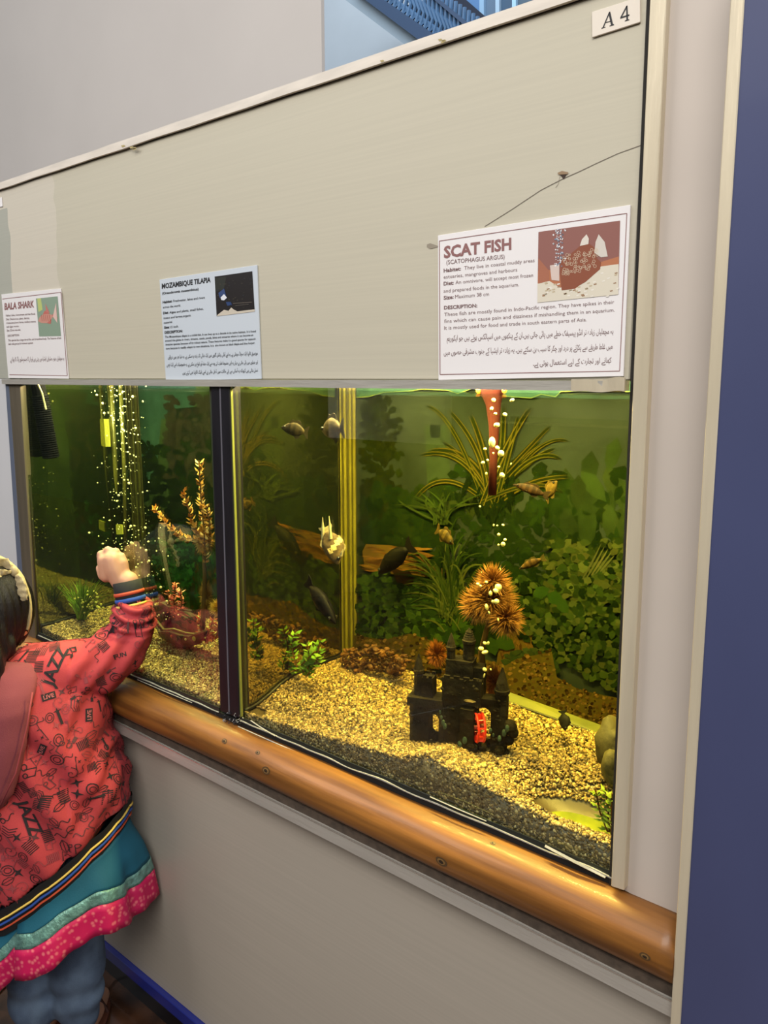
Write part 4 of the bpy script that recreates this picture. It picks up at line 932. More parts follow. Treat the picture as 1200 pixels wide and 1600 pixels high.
    for sg in (-1, 1):
        mb = MB(); mb.tube([c+ax*sg*.0052+(e1*math.cos(a)+e2*math.sin(a))*rr for a in np.linspace(0, 2*PI, 25)], .0017, 6); mb.build('rim', M_red, wheel)
    mb = MB()
    for k in range(10):
        a = 2*PI*k/10; d = e1*math.cos(a)+e2*math.sin(a); d2 = -e1*math.sin(a)+e2*math.cos(a)
        q = [c+ax*sx*.0055+d*t+d2*h for sx, t, h in ((-1, .012, -.0006), (1, .012, -.0006), (1, rr, -.0006), (-1, rr, -.0006), (-1, .012, .0006), (1, .012, .0006), (1, rr, .0006), (-1, rr, .0006))]
        mb.add(q, [(3, 2, 1, 0), (4, 5, 6, 7), (0, 1, 5, 4), (1, 2, 6, 5), (2, 3, 7, 6), (3, 0, 4, 7)])
    mb.build('paddle', M_red, wheel); mb = MB(); mb.tube([c-ax*.008, c+ax*.008], .004, 8); mb.build('hub', mat('dark_red', (110, 22, 16), .4), wheel)
def thing_part(name, loc, parent):
    o = bpy.data.objects.new(name, None); C.objects.link(o); o.parent = parent; o.matrix_parent_inverse = parent.matrix_basis.inverted(); o.location = loc; o.empty_display_size = .02
    bpy.context.view_layer.update(); return o
castle()

def needles(mb, c, r, n, col, tipc, rd, squash=(1, 1, 1), w=.0007, cone=None, inner=.15):
    c = Vector(c)
    for k in range(n):
        d = Vector((rd.gauss(0, 1), rd.gauss(0, 1), rd.gauss(0, 1))).normalized()
        if cone and d.dot(cone) < -.2: d = -d
        L = r*rd.uniform(.75, 1.12); s = Vector(squash)
        p0 = c+Vector([d[i]*r*inner*s[i] for i in range(3)]); p1 = c+Vector([d[i]*L*s[i] for i in range(3)])
        a = d.orthogonal().normalized()*w; b = d.cross(a).normalized()*w; m_ = p0+(p1-p0)*.62
        mb.add([p0+a, p0-a*.5+b*.87, p0-a*.5-b*.87, m_+a*.8, m_+(-a*.5+b*.87)*.8, m_+(-a*.5-b*.87)*.8], [(0, 1, 4, 3), (1, 2, 5, 4), (2, 0, 3, 5)], col)
        mb.add([m_+a*.8, m_+(-a*.5+b*.87)*.8, m_+(-a*.5-b*.87)*.8, p1], [(0, 1, 3), (1, 2, 3), (2, 0, 3)], tipc)
M_plant = mat('plastic_plant', (255, 255, 255), .6, vcol=True, spec=.15)
def anemone(label, px, py, Y, r, n, col, tip, rd, squash=(1, 1, 1), stem=None, name='spiky_plant', extra=()):
    c = at(px, py, Y); root = thing(name, label, 'plant', c)
    mb = MB(); needles(mb, c, r, n, col, tip, rd, squash)
    for (ex, ey, er, en) in extra: needles(mb, at(ex, ey, Y-.01), er, en, col, tip, rd)
    o = mb.build('needle_crown', M_plant, root)
    if stem:
        mb = MB(); mb.tube([at(x, y, Y+.004) for x, y in stem], [.004, .0045, .0055, .006][:len(stem)] if len(stem) <= 4 else .005, 7, L3((96, 70, 30))); mb.build('stem', M_plant, root, smooth=True)
    return root
rd = random.Random(11)
anemone('large orange spiky ball plant rising above the castle', 768, 936, .155, .045, 1500, L3((96, 54, 12)), L3((140, 96, 40)), rd, stem=[(772, 950), (760, 985), (752, 1020), (756, 1060)], extra=((746, 945, .034, 600), (790, 966, .034, 700), (770, 908, .032, 400)))
anemone('low orange bristly plant behind the left castle tower', 682, 1022, .22, .026, 700, L3((110, 60, 18)), L3((126, 72, 26)), rd, squash=(.9, .6, 1.15))
anemone('rust coloured bristly plant behind the red water wheel', 772, 1068, .17, .028, 600, L3((108, 52, 16)), L3((130, 76, 30)), rd, squash=(.75, .6, 1.3))
# lacy driftwood
def driftwood():
    root = thing('driftwood', 'brown holey lace rock lying at the foot of the yellow corner post', 'rock', at(580, 1035, .24))
    rd = random.Random(4); mb = MB()
    for k in range(210):
        x = rd.uniform(533, 634); top = 1006+abs(x-572)*.26+(9 if x > 612 else 0); y = rd.uniform(top, 1052); p = at(x, y, .25+rd.uniform(-.03, .02))
        mb.ell(p, (rd.uniform(.003, .008), rd.uniform(.003, .007), rd.uniform(.002, .005)), 8, 5, jit=1.1, rot=Matrix.Rotation(rd.uniform(-1.2, 1.2), 3, 'Y'))
    for k in range(70):
        x = rd.uniform(538, 630); y = rd.uniform(1010+abs(x-575)*.25, 1048); p = at(x, y, .228); q = at(x+rd.uniform(-14, 14), y+rd.uniform(-8, 8), .226); mb.tube([p, (p+q)/2+Vector((0, -.003, .003)), q], [.0012, .0022, .001], 5)
    mb.build('rock_body', mat('lace_rock', (112, 70, 22), .6, col2=(52, 30, 10), scale=45, bump=.9, bscale=120), root, smooth=True)
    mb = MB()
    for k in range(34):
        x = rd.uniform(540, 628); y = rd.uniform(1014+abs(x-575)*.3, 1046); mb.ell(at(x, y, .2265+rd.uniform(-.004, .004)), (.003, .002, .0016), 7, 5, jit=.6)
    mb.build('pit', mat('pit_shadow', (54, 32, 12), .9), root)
driftwood()
def leafy_plant(name, label, px, py, Y, stems, col, lsz, rd, base=None, curl=.5, cols=None, g=None):
    root = thing(name, label, 'plant', at(px, py, Y)); ms = MB(); ml = MB()
    for st in stems:
        P_ = [at(x, y, Y+dy) for x, y, dy in st]; ms.tube(P_, .0014, 5, L3((70, 84, 30)) if not cols else L3((96, 60, 24)))
        for i in range(len(P_)-1):
            L = (P_[i+1]-P_[i]).length; k = max(2, int(L/(lsz*.42)))
            for j in range(k):
                p = P_[i].lerp(P_[i+1], (j+rd.random()*.5)/k); t = (P_[i+1]-P_[i]).normalized()
                for sgn in range(3):
                    a = rd.uniform(0, 2*PI); o_ = t.orthogonal().normalized(); d = (Matrix.Rotation(a, 3, t) @ o_)*1+t*curl; d.normalize(); w_ = d.cross(t).normalized()*lsz*.28; n_ = d.cross(w_).normalized()*lsz*.12
                    l_ = lsz*rd.uniform(.7, 1.15); c = jc(rd.choice(cols) if cols else col, .25)
                    ml.add([p, p+d*l_*.45+w_+n_, p+d*l_*.5-n_*.6, p+d*l_*.45-w_+n_, p+d*l_], [(0, 1, 2), (0, 2, 3), (2, 1, 4), (3, 2, 4)], c)
    ms.build('stem', M_plant, root); ml.build('leaves', M_plant, root); return root
leafy_plant('aquarium_plant', 'bright green round leafed plant by the side pane seal', 470, 1040, .13,
            [[(462, 1052, .0), (445, 1025, .005), (438, 990, .01)], [(466, 1052, 0), (455, 1010, .0), (462, 985, .0)], [(478, 1056, -.02), (484, 1030, -.02), (480, 1005, -.02)], [(480, 1056, -.02), (496, 1030, -.015), (500, 998, -.01)], [(476, 1056, -.03), (470, 1040, -.03), (492, 1018, -.03)]],
            (110, 150, 40), .017, rd, cols=((104, 146, 36), (130, 170, 54), (84, 124, 30)))
leafy_plant('aquarium_plant', 'small yellow green plant at the right edge in front of the grey rock', 945, 1280, .05,
            [[(950, 1300, .0), (938, 1270, .0), (930, 1232, .005)], [(952, 1300, 0), (950, 1262, .0), (946, 1230, .0)], [(955, 1305, -.01), (956, 1270, -.01), (957, 1240, -.01)]],
            (120, 140, 40), .013, rd, cols=((128, 150, 44), (150, 168, 60), (100, 124, 34)))
# rock at the right end
rk = thing('rock', 'grey olive boulder half hidden by the right post', 'rock', at(960, 1190, .13)); mb = MB()
mb.ell(at(968, 1165, .17), (.035, .03, .045), 16, 12, jit=.6); mb.ell(at(960, 1200, .14), (.020, .02, .022), 14, 10, jit=.6)
mb.build('stone', mat('olive_rock', (84, 76, 42), .7, col2=(44, 40, 22), scale=20, bump=.7, bscale=50), rk, smooth=True)
# maroon riser tube
tb = thing('riser_tube', 'maroon flared tube hanging behind the rising yellow bubbles', 'tube', at(770, 690, .2)); mb = MB()
mb.tube([at(769, 600, .2), at(769, 612, .2), at(771, 632, .2), at(772, 665, .2), at(771, 715, .2), at(769, 773, .2)], [.021, .019, .0125, .0088, .0065, .0072], 16)
mb.build('pipe', mat('maroon_plastic', (64, 24, 18), .7, spec=.1, col2=(40, 18, 11), scale=14), tb, smooth=True)
mb = MB(); mb.ell(at(749, 609, .19), (.006, .006, .007), 8, 6); mb.ell(at(788, 610, .19), (.004, .005, .005), 8, 6); mb.build('orange_cap', mat('orange_cap', (226, 140, 40), .4), tb)
# bubbles
M_bub = mat('bubble_sheen', (255, 240, 150), .25, spec=.8)
mb = MB(); rdb = random.Random(2)
for cx, cyy, rx, ry in ((415, 110, 12, 10), (505, 112, 14, 8), (405, 155, 12, 12), (425, 178, 16, 10), (468, 183, 16, 12), (430, 232, 20, 14), (408, 325, 16, 22), (432, 348, 16, 12), (372, 352, 10, 8), (450, 375, 14, 12), (413, 373, 5, 5), (362, 420, 10, 7), (385, 408, 8, 6), (378, 475, 9, 10), (440, 440, 10, 8), (457, 480, 13, 12), (500, 425, 4, 6), (347, 636, 6, 5), (415, 728, 8, 9), (433, 730, 8, 7), (460, 727, 16, 10), (440, 775, 7, 7), (470, 800, 9, 6), (438, 825, 10, 8), (461, 822, 11, 10), (335, 1018, 14, 9), (350, 1028, 8, 6), (380, 1010, 12, 9), (437, 1035, 16, 14), (425, 1052, 12, 8), (398, 1065, 8, 12), (430, 1105, 14, 12), (410, 1105, 8, 8), (380, 1130, 9, 14), (437, 1195, 6, 10), (372, 1310, 10, 6), (352, 1338, 14, 9), (388, 1310, 6, 8), (370, 1355, 16, 8), (370, 1440, 14, 10), (400, 1440, 5, 6), (368, 1470, 5, 12), (357, 1508, 6, 8), (392, 1160, 4, 6), (448, 945, 3, 8), (355, 960, 3, 5)):
    p = at(640+cx/3.158, 590+cyy/3.158, .105+rdb.uniform(-.012, .012)); k = .00094/3.158
    mb.ell(p, (rx*k*.9, rx*k*.8, ry*k), 9, 7, jit=.9, rot=Matrix.Rotation(rdb.uniform(-.6, .6), 3, 'Y'))
tag(mb.build('bubble_stream', M_bub, smooth=True), 'column of large yellow bubbles rising past the orange plant and tube', 'bubbles', kind='stuff')
mb = MB()
for k in range(430):
    y = rdb.uniform(602, 965); x = 176+ (y-600)*.115+rdb.gauss(0, 14+(y-600)*.035) + (8 if y < 700 else 0); r = rdb.choice((.0007, .0009, .0012, .0018) if rdb.random() < .9 else (.003,))
    p = at(x, y, .10+rdb.uniform(-.05, .05)); mb.ell(p, (r, r, r*rdb.uniform(.7, 1.3)), 6, 4)
for k in range(26): 
    p = at(rdb.uniform(200, 260), rdb.uniform(940, 1010), .10); mb.ell(p, .0018, 6, 4)
tag(mb.build('bubble_stream', mat('small_bubble', (250, 244, 190), .25, spec=.8), smooth=True), 'curtain of fine white bubbles above the raised hand in the left aquarium', 'bubbles', kind='stuff')

# ------------------------------------------------------------------ left aquarium contents
hs = thing('filter_hose', 'thick black ribbed hose hanging in the top left corner of the left aquarium', 'hose', at(68, 660, .04)); mb = MB()
A_, B_ = at(57, 590, .03), at(80, 716, .045); pts = []; rad = []
for i in range(75):
    t = i/74; pts.append(A_.lerp(B_, t)); rad.append(.0165 if t < .22 else (.0205 if i % 2 else .0178))
rad[-1] = .015; mb.tube(pts, rad, 16); mb.build('ribbed_body', mat('black_rubber', (6, 7, 10), .9, spec=.08), hs)
mb = MB(); mb.tube([at(58, 598, .012), at(66, 615, .008), at(72, 640, .008)], .0022, 6); mb.build('pale_cable', mat('pale_cable', (180, 176, 120), .4), hs)
ht = thing('heater_tube', 'clear olive heater tubes with small yellow labels in the left aquarium', 'heater', at(170, 750, .24)); 
for x, y0, y1, r in ((176, 600, 872, .006), (190, 600, 862, .005), (158, 700, 835, .004)):
    mb = MB(); mb.tube([at(x-2, y0, .24), at(x+4, (y0+y1)/2, .24), at(x+6, y1, .24)], r, 10); mb.build('tube', mat('olive_tube', (92, 90, 44), .3, spec=.7), ht, smooth=True)
for q in ([(162, 655), (168, 655), (171, 698), (165, 698)], [(150, 815), (159, 815), (160, 829), (151, 829)], [(181, 820), (190, 820), (191, 835), (182, 835)]): quadbar('label', q, .215, .219, mat('yellow_label', (186, 184, 84), .4), ht, bev=0)
rd = random.Random(21)
GOLD = ((206, 150, 56), (226, 176, 84), (170, 110, 34), (240, 200, 120))
leafy_plant('golden_plant', 'golden leafed upright plastic plant left of the black divider', 312, 800, .09,
            [[(322, 880, 0), (318, 820, 0), (313, 770, 0), (311, 720, 0)], [(318, 850, 0), (300, 815, 0), (286, 765, 0)], [(314, 845, 0), (290, 842, 0), (262, 822, 0), (240, 793, 0)], [(326, 850, 0), (328, 820, 0), (322, 790, 0)]], (200, 140, 50), .0145, rd, cols=GOLD, curl=.9)
anemone('ochre bristly plant under the golden leaves', 318, 845, .10, .030, 700, L3((150, 104, 36)), L3((186, 140, 60)), rd, squash=(1, .6, 1.1), stem=[(318, 860), (320, 900), (318, 950), (316, 985)])
anemone('olive brown feathery plant beside the ship ornament', 322, 935, .14, .030, 600, L3((104, 74, 28)), L3((130, 98, 40)), rd, squash=(.7, .5, 1.6))
anemone('yellow spiky plant low against the black divider', 342, 950, .12, .024, 350, L3((190, 140, 44)), L3((224, 180, 80)), rd)
leafy_plant('red_plant', 'rust red leafy plant behind the bow of the ship', 325, 985, .13, [[(320, 1002, 0), (328, 985, 0), (334, 965, 0)], [(318, 1002, 0), (312, 980, 0), (316, 955, 0)], [(322, 1002, 0), (338, 995, 0), (342, 975, 0)]], (150, 60, 30), .014, rd, cols=((158, 66, 34), (130, 48, 26), (180, 96, 50)))
leafy_plant('coral_plant', 'pink coral coloured plant standing on the ship deck', 272, 940, .12, [[(274, 966, 0), (272, 940, 0), (274, 910, 0)], [(272, 966, 0), (264, 945, 0), (262, 922, 0)], [(276, 966, 0), (284, 945, 0), (282, 920, 0)], [(270, 966, 0), (276, 950, .004), (268, 930, 0)]], (220, 110, 90), .0125, rd, cols=((226, 118, 96), (236, 150, 120), (200, 84, 74), (240, 180, 150)))
def ship():
    root = thing('ship_ornament', 'dark sunken ship ornament resting on the left aquarium gravel', 'ornament', at(283, 985, .13))
    M_sh = mat('ship_resin', (66, 60, 36), .6, col2=(30, 28, 18), scale=30, bump=.6, bscale=80)
    Y0 = .12
    top = [(243, 968), (256, 985), (272, 984), (290, 990), (304, 992), (322, 986)]; bot = [(248, 975), (262, 1000), (276, 1010), (292, 1012), (306, 1008), (318, 994)]
    rings = []
    for (a, b) in zip(top, bot):
        A_, B_ = at(*a, Y0), at(*b, Y0+.0); w = .028 if a not in (top[0], top[-1]) else .006
        rings.append([A_+Vector((0, -w*.6, 0)), A_.lerp(B_, .5)+Vector((0, -w*.55, 0)), B_+Vector((0, -w*.1, 0)), B_+Vector((0, w*.5, 0)), A_.lerp(B_, .5)+Vector((0, w, 0)), A_+Vector((0, w, 0))])
    mb = MB(); mb.loft(rings); mb.build('hull', M_sh, root)
    mb = MB(); mb.tube([at(x, y-1, Y0-.019) for x, y in top], .0028, 6); mb.build('gunwale', mat('ship_rail', (104, 92, 50), .6), root)
    mb = MB()
    for q in ([(240, 966), (254, 940), (270, 948), (275, 985), (255, 990)], [(262, 985), (262, 952), (284, 958), (296, 965), (298, 990)]):
        mb.prism([(at(x, y, Y0).x, at(x, y, Y0).z) for x, y in q], lambda u, w, z: (u, w, z), Y0-.008, Y0+.02)
    mb.build('cabin', M_sh, root)
    mb = MB()
    for q in ([(238, 935), (246, 960)], [(248, 930), (252, 965)], [(256, 948), (300, 955)], [(236, 950), (262, 943)]): mb.tube([at(*q[0], Y0), at(*q[1], Y0)], .0028, 6)
    mb.build('broken_mast', M_sh, root)
    for nm, x, y, r, c in (('yellow_porthole', 303, 998, .0058, (150, 150, 40)), ('dark_hatch', 279, 1000, .008, (8, 8, 6)), ('red_porthole', 268, 994, .0038, (150, 50, 30)), ('pale_porthole', 290, 999, .003, (190, 180, 110))):
        mb = MB(); mb.ell(at(x, y, Y0-.0205), (r, .0025, r), 10, 7); mb.build(nm, mat(nm, c, .5), root)
ship()
def grass(label, px, py, Y, n, spread, hpx, cols, rd):
    root = thing('grass_plant', label, 'plant', at(px, py, Y)); mb = MB()
    for k in range(n):
        a = rd.gauss(0, 1); x0 = px+rd.uniform(-7, 7); h = hpx*rd.uniform(.55, 1.05); x1 = px+a*spread; dy = rd.gauss(0, .012)
        p0, p1, p2 = at(x0, py+rd.uniform(-3, 3), Y+dy*.3), at(x0+(x1-x0)*.25, py-h*.65, Y+dy), at(x1, py-h, Y+dy*1.8)
        prev = None; n_ = 6; w = rd.uniform(.0012, .0022); col = jc(rd.choice(cols), .2); L_ = []; s = Vector((.8, .5, 0)).normalized()
        for i in range(n_+1):
            t = i/n_; c = p0*(1-t)**2+p1*2*t*(1-t)+p2*t*t; ww = w*(1-t)**.6; L_ += [c+s*ww, c-s*ww]
        mb.add(L_, [(2*i, 2*i+1, 2*i+3, 2*i+2) for i in range(n_)], col)
    mb.build('blades', M_plant, root); return root
grass('bright green grass plant left of the raised arm', 128, 966, .09, 170, 26, 62, ((96, 134, 30), (120, 156, 44), (70, 104, 22), (150, 170, 70)), rd)
grass('shorter dim green grass plant beside the left aquarium edge', 78, 958, .05, 90, 15, 50, ((66, 90, 22), (84, 110, 30), (52, 74, 18)), rd)
fl_ = thing('flower_sprig', 'cluster of pale yellow buds growing in the bright grass plant', 'plant', at(146, 945, .06)); mb = MB()
for k in range(36): mb.ell(at(rd.gauss(143, 9), rd.gauss(943, 11), .065+rd.uniform(-.01, .01)), .0028, 7, 5, jc((176, 176, 84)), jit=.5)
mb.build('buds', M_plant, fl_)

# ------------------------------------------------------------------ CHILD
CO = Vector((-1.60, -.2, 0)); HV = Vector((FW.x, FW.y, 0)).normalized()
def lp(s, f, z): return CO+RT*s+HV*f+Vector((0, 0, z))
def cpix(x, y, f=0):
    r = ray(x, y); t = ((CO+HV*f-CAM).dot(HV))/r.dot(HV); p = CAM+r*t; return ((p-CO).dot(RT), f, p.z)
def remesh(mb, vox, name, m, parent, smooth_it=6, disp=None):
    o = mb.build('tmp', None); 
    md = o.modifiers.new('r', 'REMESH'); md.mode = 'VOXEL'; md.voxel_size = vox
    if smooth_it: ms = o.modifiers.new('s', 'SMOOTH'); ms.iterations = smooth_it; ms.factor = .5
    bpy.context.view_layer.update()
    me = bpy.data.meshes.new_from_object(o.evaluated_get(bpy.context.evaluated_depsgraph_get())); me.name = name
    bpy.data.objects.remove(o, do_unlink=True)
    if disp:
        no = [v.normal.copy() for v in me.vertices]
        for v, n in zip(me.vertices, no): v.co += n*disp(v.co, n)
    return link(name, me, m, parent, smooth=True)
M_skin = mat('skin', (206, 154, 124), .5, var=.05, scale=20); M_skin.node_tree.nodes['Principled BSDF'].inputs['Subsurface Weight'].default_value = .15
M_skin.node_tree.nodes['Principled BSDF'].inputs['Subsurface Radius'].default_value = (.01, .004, .002)
kid = thing('person', 'small child in red printed hooded jacket and teal dress raising a fist to the glass', 'person', tuple(lp(.02, 0, 0)))
K_SH, K_EL, K_WR = (.125, .0, .905), (.245, .03, .945), (.243, .045, 1.075)
mb = MB()
def cap(pts, rad, n=12):
    P_ = [lp(*p) for p in pts]; mb.tube(P_, rad, n)
    for p, r in zip(P_, rad): mb.ell(p, r, 12, 8)
cap([(.02, 0, .50), (.025, .0, .62), (.02, 0, .75), (.01, 0, .86)], [.085, .082, .09, .075], 16)
cap([(.01, 0, .86), (-.02, .005, .92), (-.035, .015, .96)], [.05, .034, .034])
cap([K_SH, (.19, .015, .925), K_EL], [.042, .036, .032]); cap([K_EL, (.244, .04, 1.01), K_WR], [.032, .028, .0215])
cap([(-.10, .0, .88), (-.15, .0, .74), (-.155, .05, .60)], [.042, .034, .022]); cap([(-.155, .05, .60), (-.15, .07, .53)], [.02, .016])
cap([(.07, 0, .50), (.085, .01, .28), (.085, 0, .07)], [.075, .05, .032]); cap([(-.02, 0, .50), (-.01, .01, .28), (-.008, 0, .07)], [.075, .05, .032])
for sx in (.092, -.008): cap([(sx, -.012, .035), (sx+.004, .06, .024), (sx+.006, .115, .018)], [.03, .027, .018])
cap([(-.03, .012, .93), (.1, 0, .89)], [.035, .035]); cap([(-.03, .012, .93), (-.09, 0, .88)], [.035, .035])
# head
HC = lp(-.047, .015, 1.022); mb.ell(HC, (.078, .088, .098), 24, 18)
mb.ell(lp(-.047, .055, .965), (.052, .045, .05), 16, 12); mb.ell(lp(-.05, .108, 1.0), (.012, .016, .014), 10, 8); mb.ell(lp(-.05, .092, .965), (.022, .012, .008), 10, 8)
for sx in (.031, -.125): mb.ell(lp(sx, .0, .99), (.009, .017, .024), 10, 8)
# hand: palm block + four curled fingers + thumb, knuckles up, palm to the glass
def hp(x, y, f): return cpix(x, y, f)
cap([hp(188, 908, .048), hp(180, 890, .05), hp(176, 876, .052)], [.0205, .023, .022])
cap([hp(166, 900, .05), hp(163, 876, .053)], [.014, .0155]); cap([hp(192, 900, .05), hp(190, 880, .053)], [.0155, .0145])
for (kx, ky, tx, ty, r) in ((160, 878, 157.5, 866, .0088), (170, 872, 168.5, 859.5, .0092), (181, 873, 181, 861.5, .0088), (190.5, 879, 190.5, 869, .0080)):
    cap([hp(kx, ky, .050), hp(tx, ty, .056), hp(tx-1, ty+4, .074), hp(tx, ty+14, .080)], [r*1.05, r, r*.9, r*.8])
cap([hp(160, 900, .056), hp(156, 888, .068), hp(162, 880, .080)], [.0095, .009, .008])
body = remesh(mb, .0032, 'body', M_skin, kid, 4)
M_eye = mat('child_eye', (30, 20, 16), .15)
for sx in (-.018, -.08):
    mb = MB(); mb.ell(lp(sx, .095, 1.012), .009, 10, 8); mb.build('eye', M_eye, kid, smooth=True)

# ---- jacket
def prof(z):
    """half extents of the jacket at height z: right edge, left edge, back, front"""
    R_e = float(np.interp(z, [.45, .59, .643, .747, .848, .90, .945], [.236, .231, .227, .214, .192, .150, .095]))
    L_e = float(np.interp(z, [.38, .6, .75, .86, .92, .95], [-.15, -.15, -.15, -.145, -.12, -.09]))
    B_e = float(np.interp(z, [.38, .6, .8, .9, .95], [-.13, -.135, -.13, -.105, -.07]))
    F_e = float(np.interp(z, [.38, .6, .8, .9, .95], [.10, .105, .10, .085, .06]))
    return R_e, L_e, B_e, F_e
def ringpt(a, z, grow=0, flr=0):
    R_e, L_e, B_e, F_e = prof(z); c, s_ = math.cos(a), math.sin(a); m_ = (R_e+L_e)/2
    rs = (R_e-L_e)/2+grow; rf = (F_e if s_ > 0 else -B_e)+grow
    k = lambda v: math.copysign(abs(v)**.85, v)
    return m_+rs*k(c), rf*k(s_)
def hemz(a):
    d = math.degrees(a) % 360  # 0 = right, 270 = back, 180 = left, 90 = front
    return float(np.interp(d, [0, 60, 120, 180, 215, 245, 262, 280, 315, 340, 360], [.600, .56, .47, .405, .395, .405, .425, .484, .563, .592, .600]))
NA = 72
def cloth_rings(z_lo, z_hi, n, grow=0, wav=.0):
    out = []
    for i in range(n+1):
        t = i/n; ring = []
        for k in range(NA):
            a = 2*PI*k/NA; z0 = z_lo(a); z1 = z_hi(a) if callable(z_hi) else z_hi; z = z0+(z1-z0)*t
            g = grow(a, t) if callable(grow) else grow
            s_, f = ringpt(a, z, g); ring.append(lp(s_, f, z))
        out.append(ring)
    return out
mb = MB(); mb.loft(cloth_rings(lambda a: hemz(a), .93, 22))
# shoulder, upper arm, elbow, forearm
def capj(pts, rad, n=16):
    P_ = [lp(*p) if len(p) == 3 else p for p in pts]; mb.tube(P_, rad, n)
    for p, r in zip(P_, rad): mb.ell(p, r, 14, 10)
capj([(.06, -.01, .885), (.12, -.01, .895), (.175, .005, .905), (.225, .022, .928)], [.072, .068, .062, .058])
capj([(.225, .022, .928), (.249, .030, .960), (.252, .036, 1.005)], [.056, .048, .043]); capj([(.252, .036, .99), (.249, .040, 1.008)], [.041, .034])
capj([(-.04, -.01, .89), (-.11, .0, .88), (-.165, .0, .74), (-.165, .045, .61)], [.07, .062, .055, .045])
def jdisp(co, n):
    q = co-CO; s_ = q.dot(RT); z = co.z; f = q.dot(HV)
    v = .004*noise.noise(Vector((s_*9, z*7, f*9)))
    # long folds running from the raised arm down the back
    d = (s_-.17)*.9+(z-.86)*.62
    if f < .06 and s_ > -.1:
        v += .0075*math.sin(d*62+1.5*noise.noise(Vector((s_*8, z*8, 1))))*smooth((.9-z)/.12)*(.35+.65*smooth((s_+.05)/.15))*(.5+.5*smooth((z-.45)/.2))
    # bunched rings on the sleeve
    if s_ > .185 and z > .955: v += .0052*math.sin((z+.18*(s_-.24)+.012*noise.noise(co*14))*330)*smooth((z-.955)/.03)
    if s_ > .15 and z < .99: v += .0045*math.sin((s_*1.0-z*.55)*120+3*noise.noise(co*10))
    if z > 1.035 and s_ > .15: v -= .001
    return v
M_jack = mat('coral_red_fabric', (192, 64, 70), .8, var=.16, scale=14, bump=.12, bscale=400)
jk = remesh(mb, .0055, 'jacket', M_jack, kid, 5, jdisp)
M_rib = mat('black_ribbing', (20, 20, 24), .8); M_yel = mat('yellow_stripe', (236, 200, 96), .7); M_blu = mat('blue_stripe', (44, 84, 170), .7); M_org = mat('orange_stripe', (206, 84, 52), .7)
# hem band: black rib, with stripes as raised rings
HEMH = .058
mb = MB(); mb.loft(cloth_rings(lambda a: hemz(a)-HEMH, lambda a: hemz(a)+.006, 6, lambda a, t: .004-.012*(1-t)+.0012*math.sin(a*90)), caps=False); mb.build('hem_band', M_rib, kid, smooth=True)
for nm, off, w, m_ in (('yellow_stripe', -.016, .0048, M_yel), ('blue_stripe', -.0275, .0058, M_blu), ('red_stripe', -.040, .0048, M_org)):
    mb = MB(); ring = []
    for k in range(NA+1):
        a = 2*PI*k/NA; z = hemz(a)+off; s_, f = ringpt(a, z, .0045-.012*(-off/HEMH)); ring.append(lp(s_, f, z))
    mb.tube(ring, w*.5, 6); mb.build(nm, m_, kid, smooth=True)
# cuff
CU0, CU1 = Vector(lp(.248, .040, 1.030)), Vector(lp(.240, .046, 1.070)); dC = (CU1-CU0)
def cuff(name, t0, t1, r, m_):
    mb = MB(); mb.tube([CU0+dC*t0, CU0+dC*((t0+t1)/2), CU0+dC*t1], [r, r+.0008, r], 22); return mb.build(name, m_, kid, smooth=True)
cuff('cuff', -.25, 1.12, .0295, M_rib); cuff('yellow_stripe', -.18, -.05, .0325, M_yel); cuff('blue_stripe', .06, .27, .0315, M_blu); cuff('red_stripe', .42, .60, .0312, M_org)
# hood lying on the back
mb = MB()
rings = []
for z, sr, sl, ff, th in ((.935, .075, -.10, -.07, .026), (.915, .094, -.13, -.09, .034), (.89, .099, -.14, -.112, .036), (.86, .098, -.135, -.135, .034), (.80, .090, -.12, -.145, .028), (.74, .075, -.10, -.148, .024), (.69, .056, -.08, -.148, .020), (.655, .030, -.05, -.145, .014)):
    rings.append([lp((sr+sl)/2+(sr-sl)/2*math.copysign(abs(math.cos(a))**.8, math.cos(a)), ff+th*math.sin(a)+.35*max(0, abs(math.cos(a))-.6)*.08, z) for a in np.linspace(0, 2*PI, 28, endpoint=False)])
mb.loft(rings[::-1]); mb.tube([lp(-.13, -.06, .905), lp(-.06, -.10, .905), (lp(.03, -.10, .905)), lp(.088, -.07, .905)], [.022, .026, .026, .018], 14)
def hdisp(co, n): return .004*noise.noise(co*9)+.0015*noise.noise(co*24)
hood = remesh(mb, .006, 'hood', mat('rose_brushed_fabric', (134, 62, 72), .9, var=.12, scale=10, bump=.2, bscale=500), kid, 8, hdisp)
mb = MB(); mb.tube([lp(.104, -.13, .90), lp(.098, -.150, .84), lp(.076, -.165, .75), lp(.040, -.168, .68)], .0016, 6); mb.build('hood_seam', mat('seam_red', (150, 60, 66), .8), kid, smooth=True)
# ---- jacket print: doodles and JAZZ laid on the cloth
dg = bpy.context.evaluated_depsgraph_get(); bvh = BVHTree.FromObject(jk, dg)
rd = random.Random(17); PR = MB()
def ribbon(pts, w):
    w *= 1.3; vs, fs = [], []
    for i, p in enumerate(pts):
        a = Vector(pts[max(i-1, 0)]); b = Vector(pts[min(i+1, len(pts)-1)]); d = (b-a).normalized() if (b-a).length > 1e-9 else Vector((1, 0)); n_ = Vector((-d.y, d.x))*w/2; p = Vector(p); vs += [p+n_, p-n_]
    return vs, [(2*i, 2*i+1, 2*i+3, 2*i+2) for i in range(len(pts)-1)]
def d_circle(r, w): return ribbon([(r*math.cos(a), r*.8*math.sin(a)) for a in np.linspace(0, 2*PI, 15)], w)
def comb(*parts):
    V, Fs = [], []
    for v, f in parts: k = len(V); V += [Vector((p[0], p[1])) for p in v]; Fs += [tuple(i+k for i in q) for q in f]
    return V, Fs
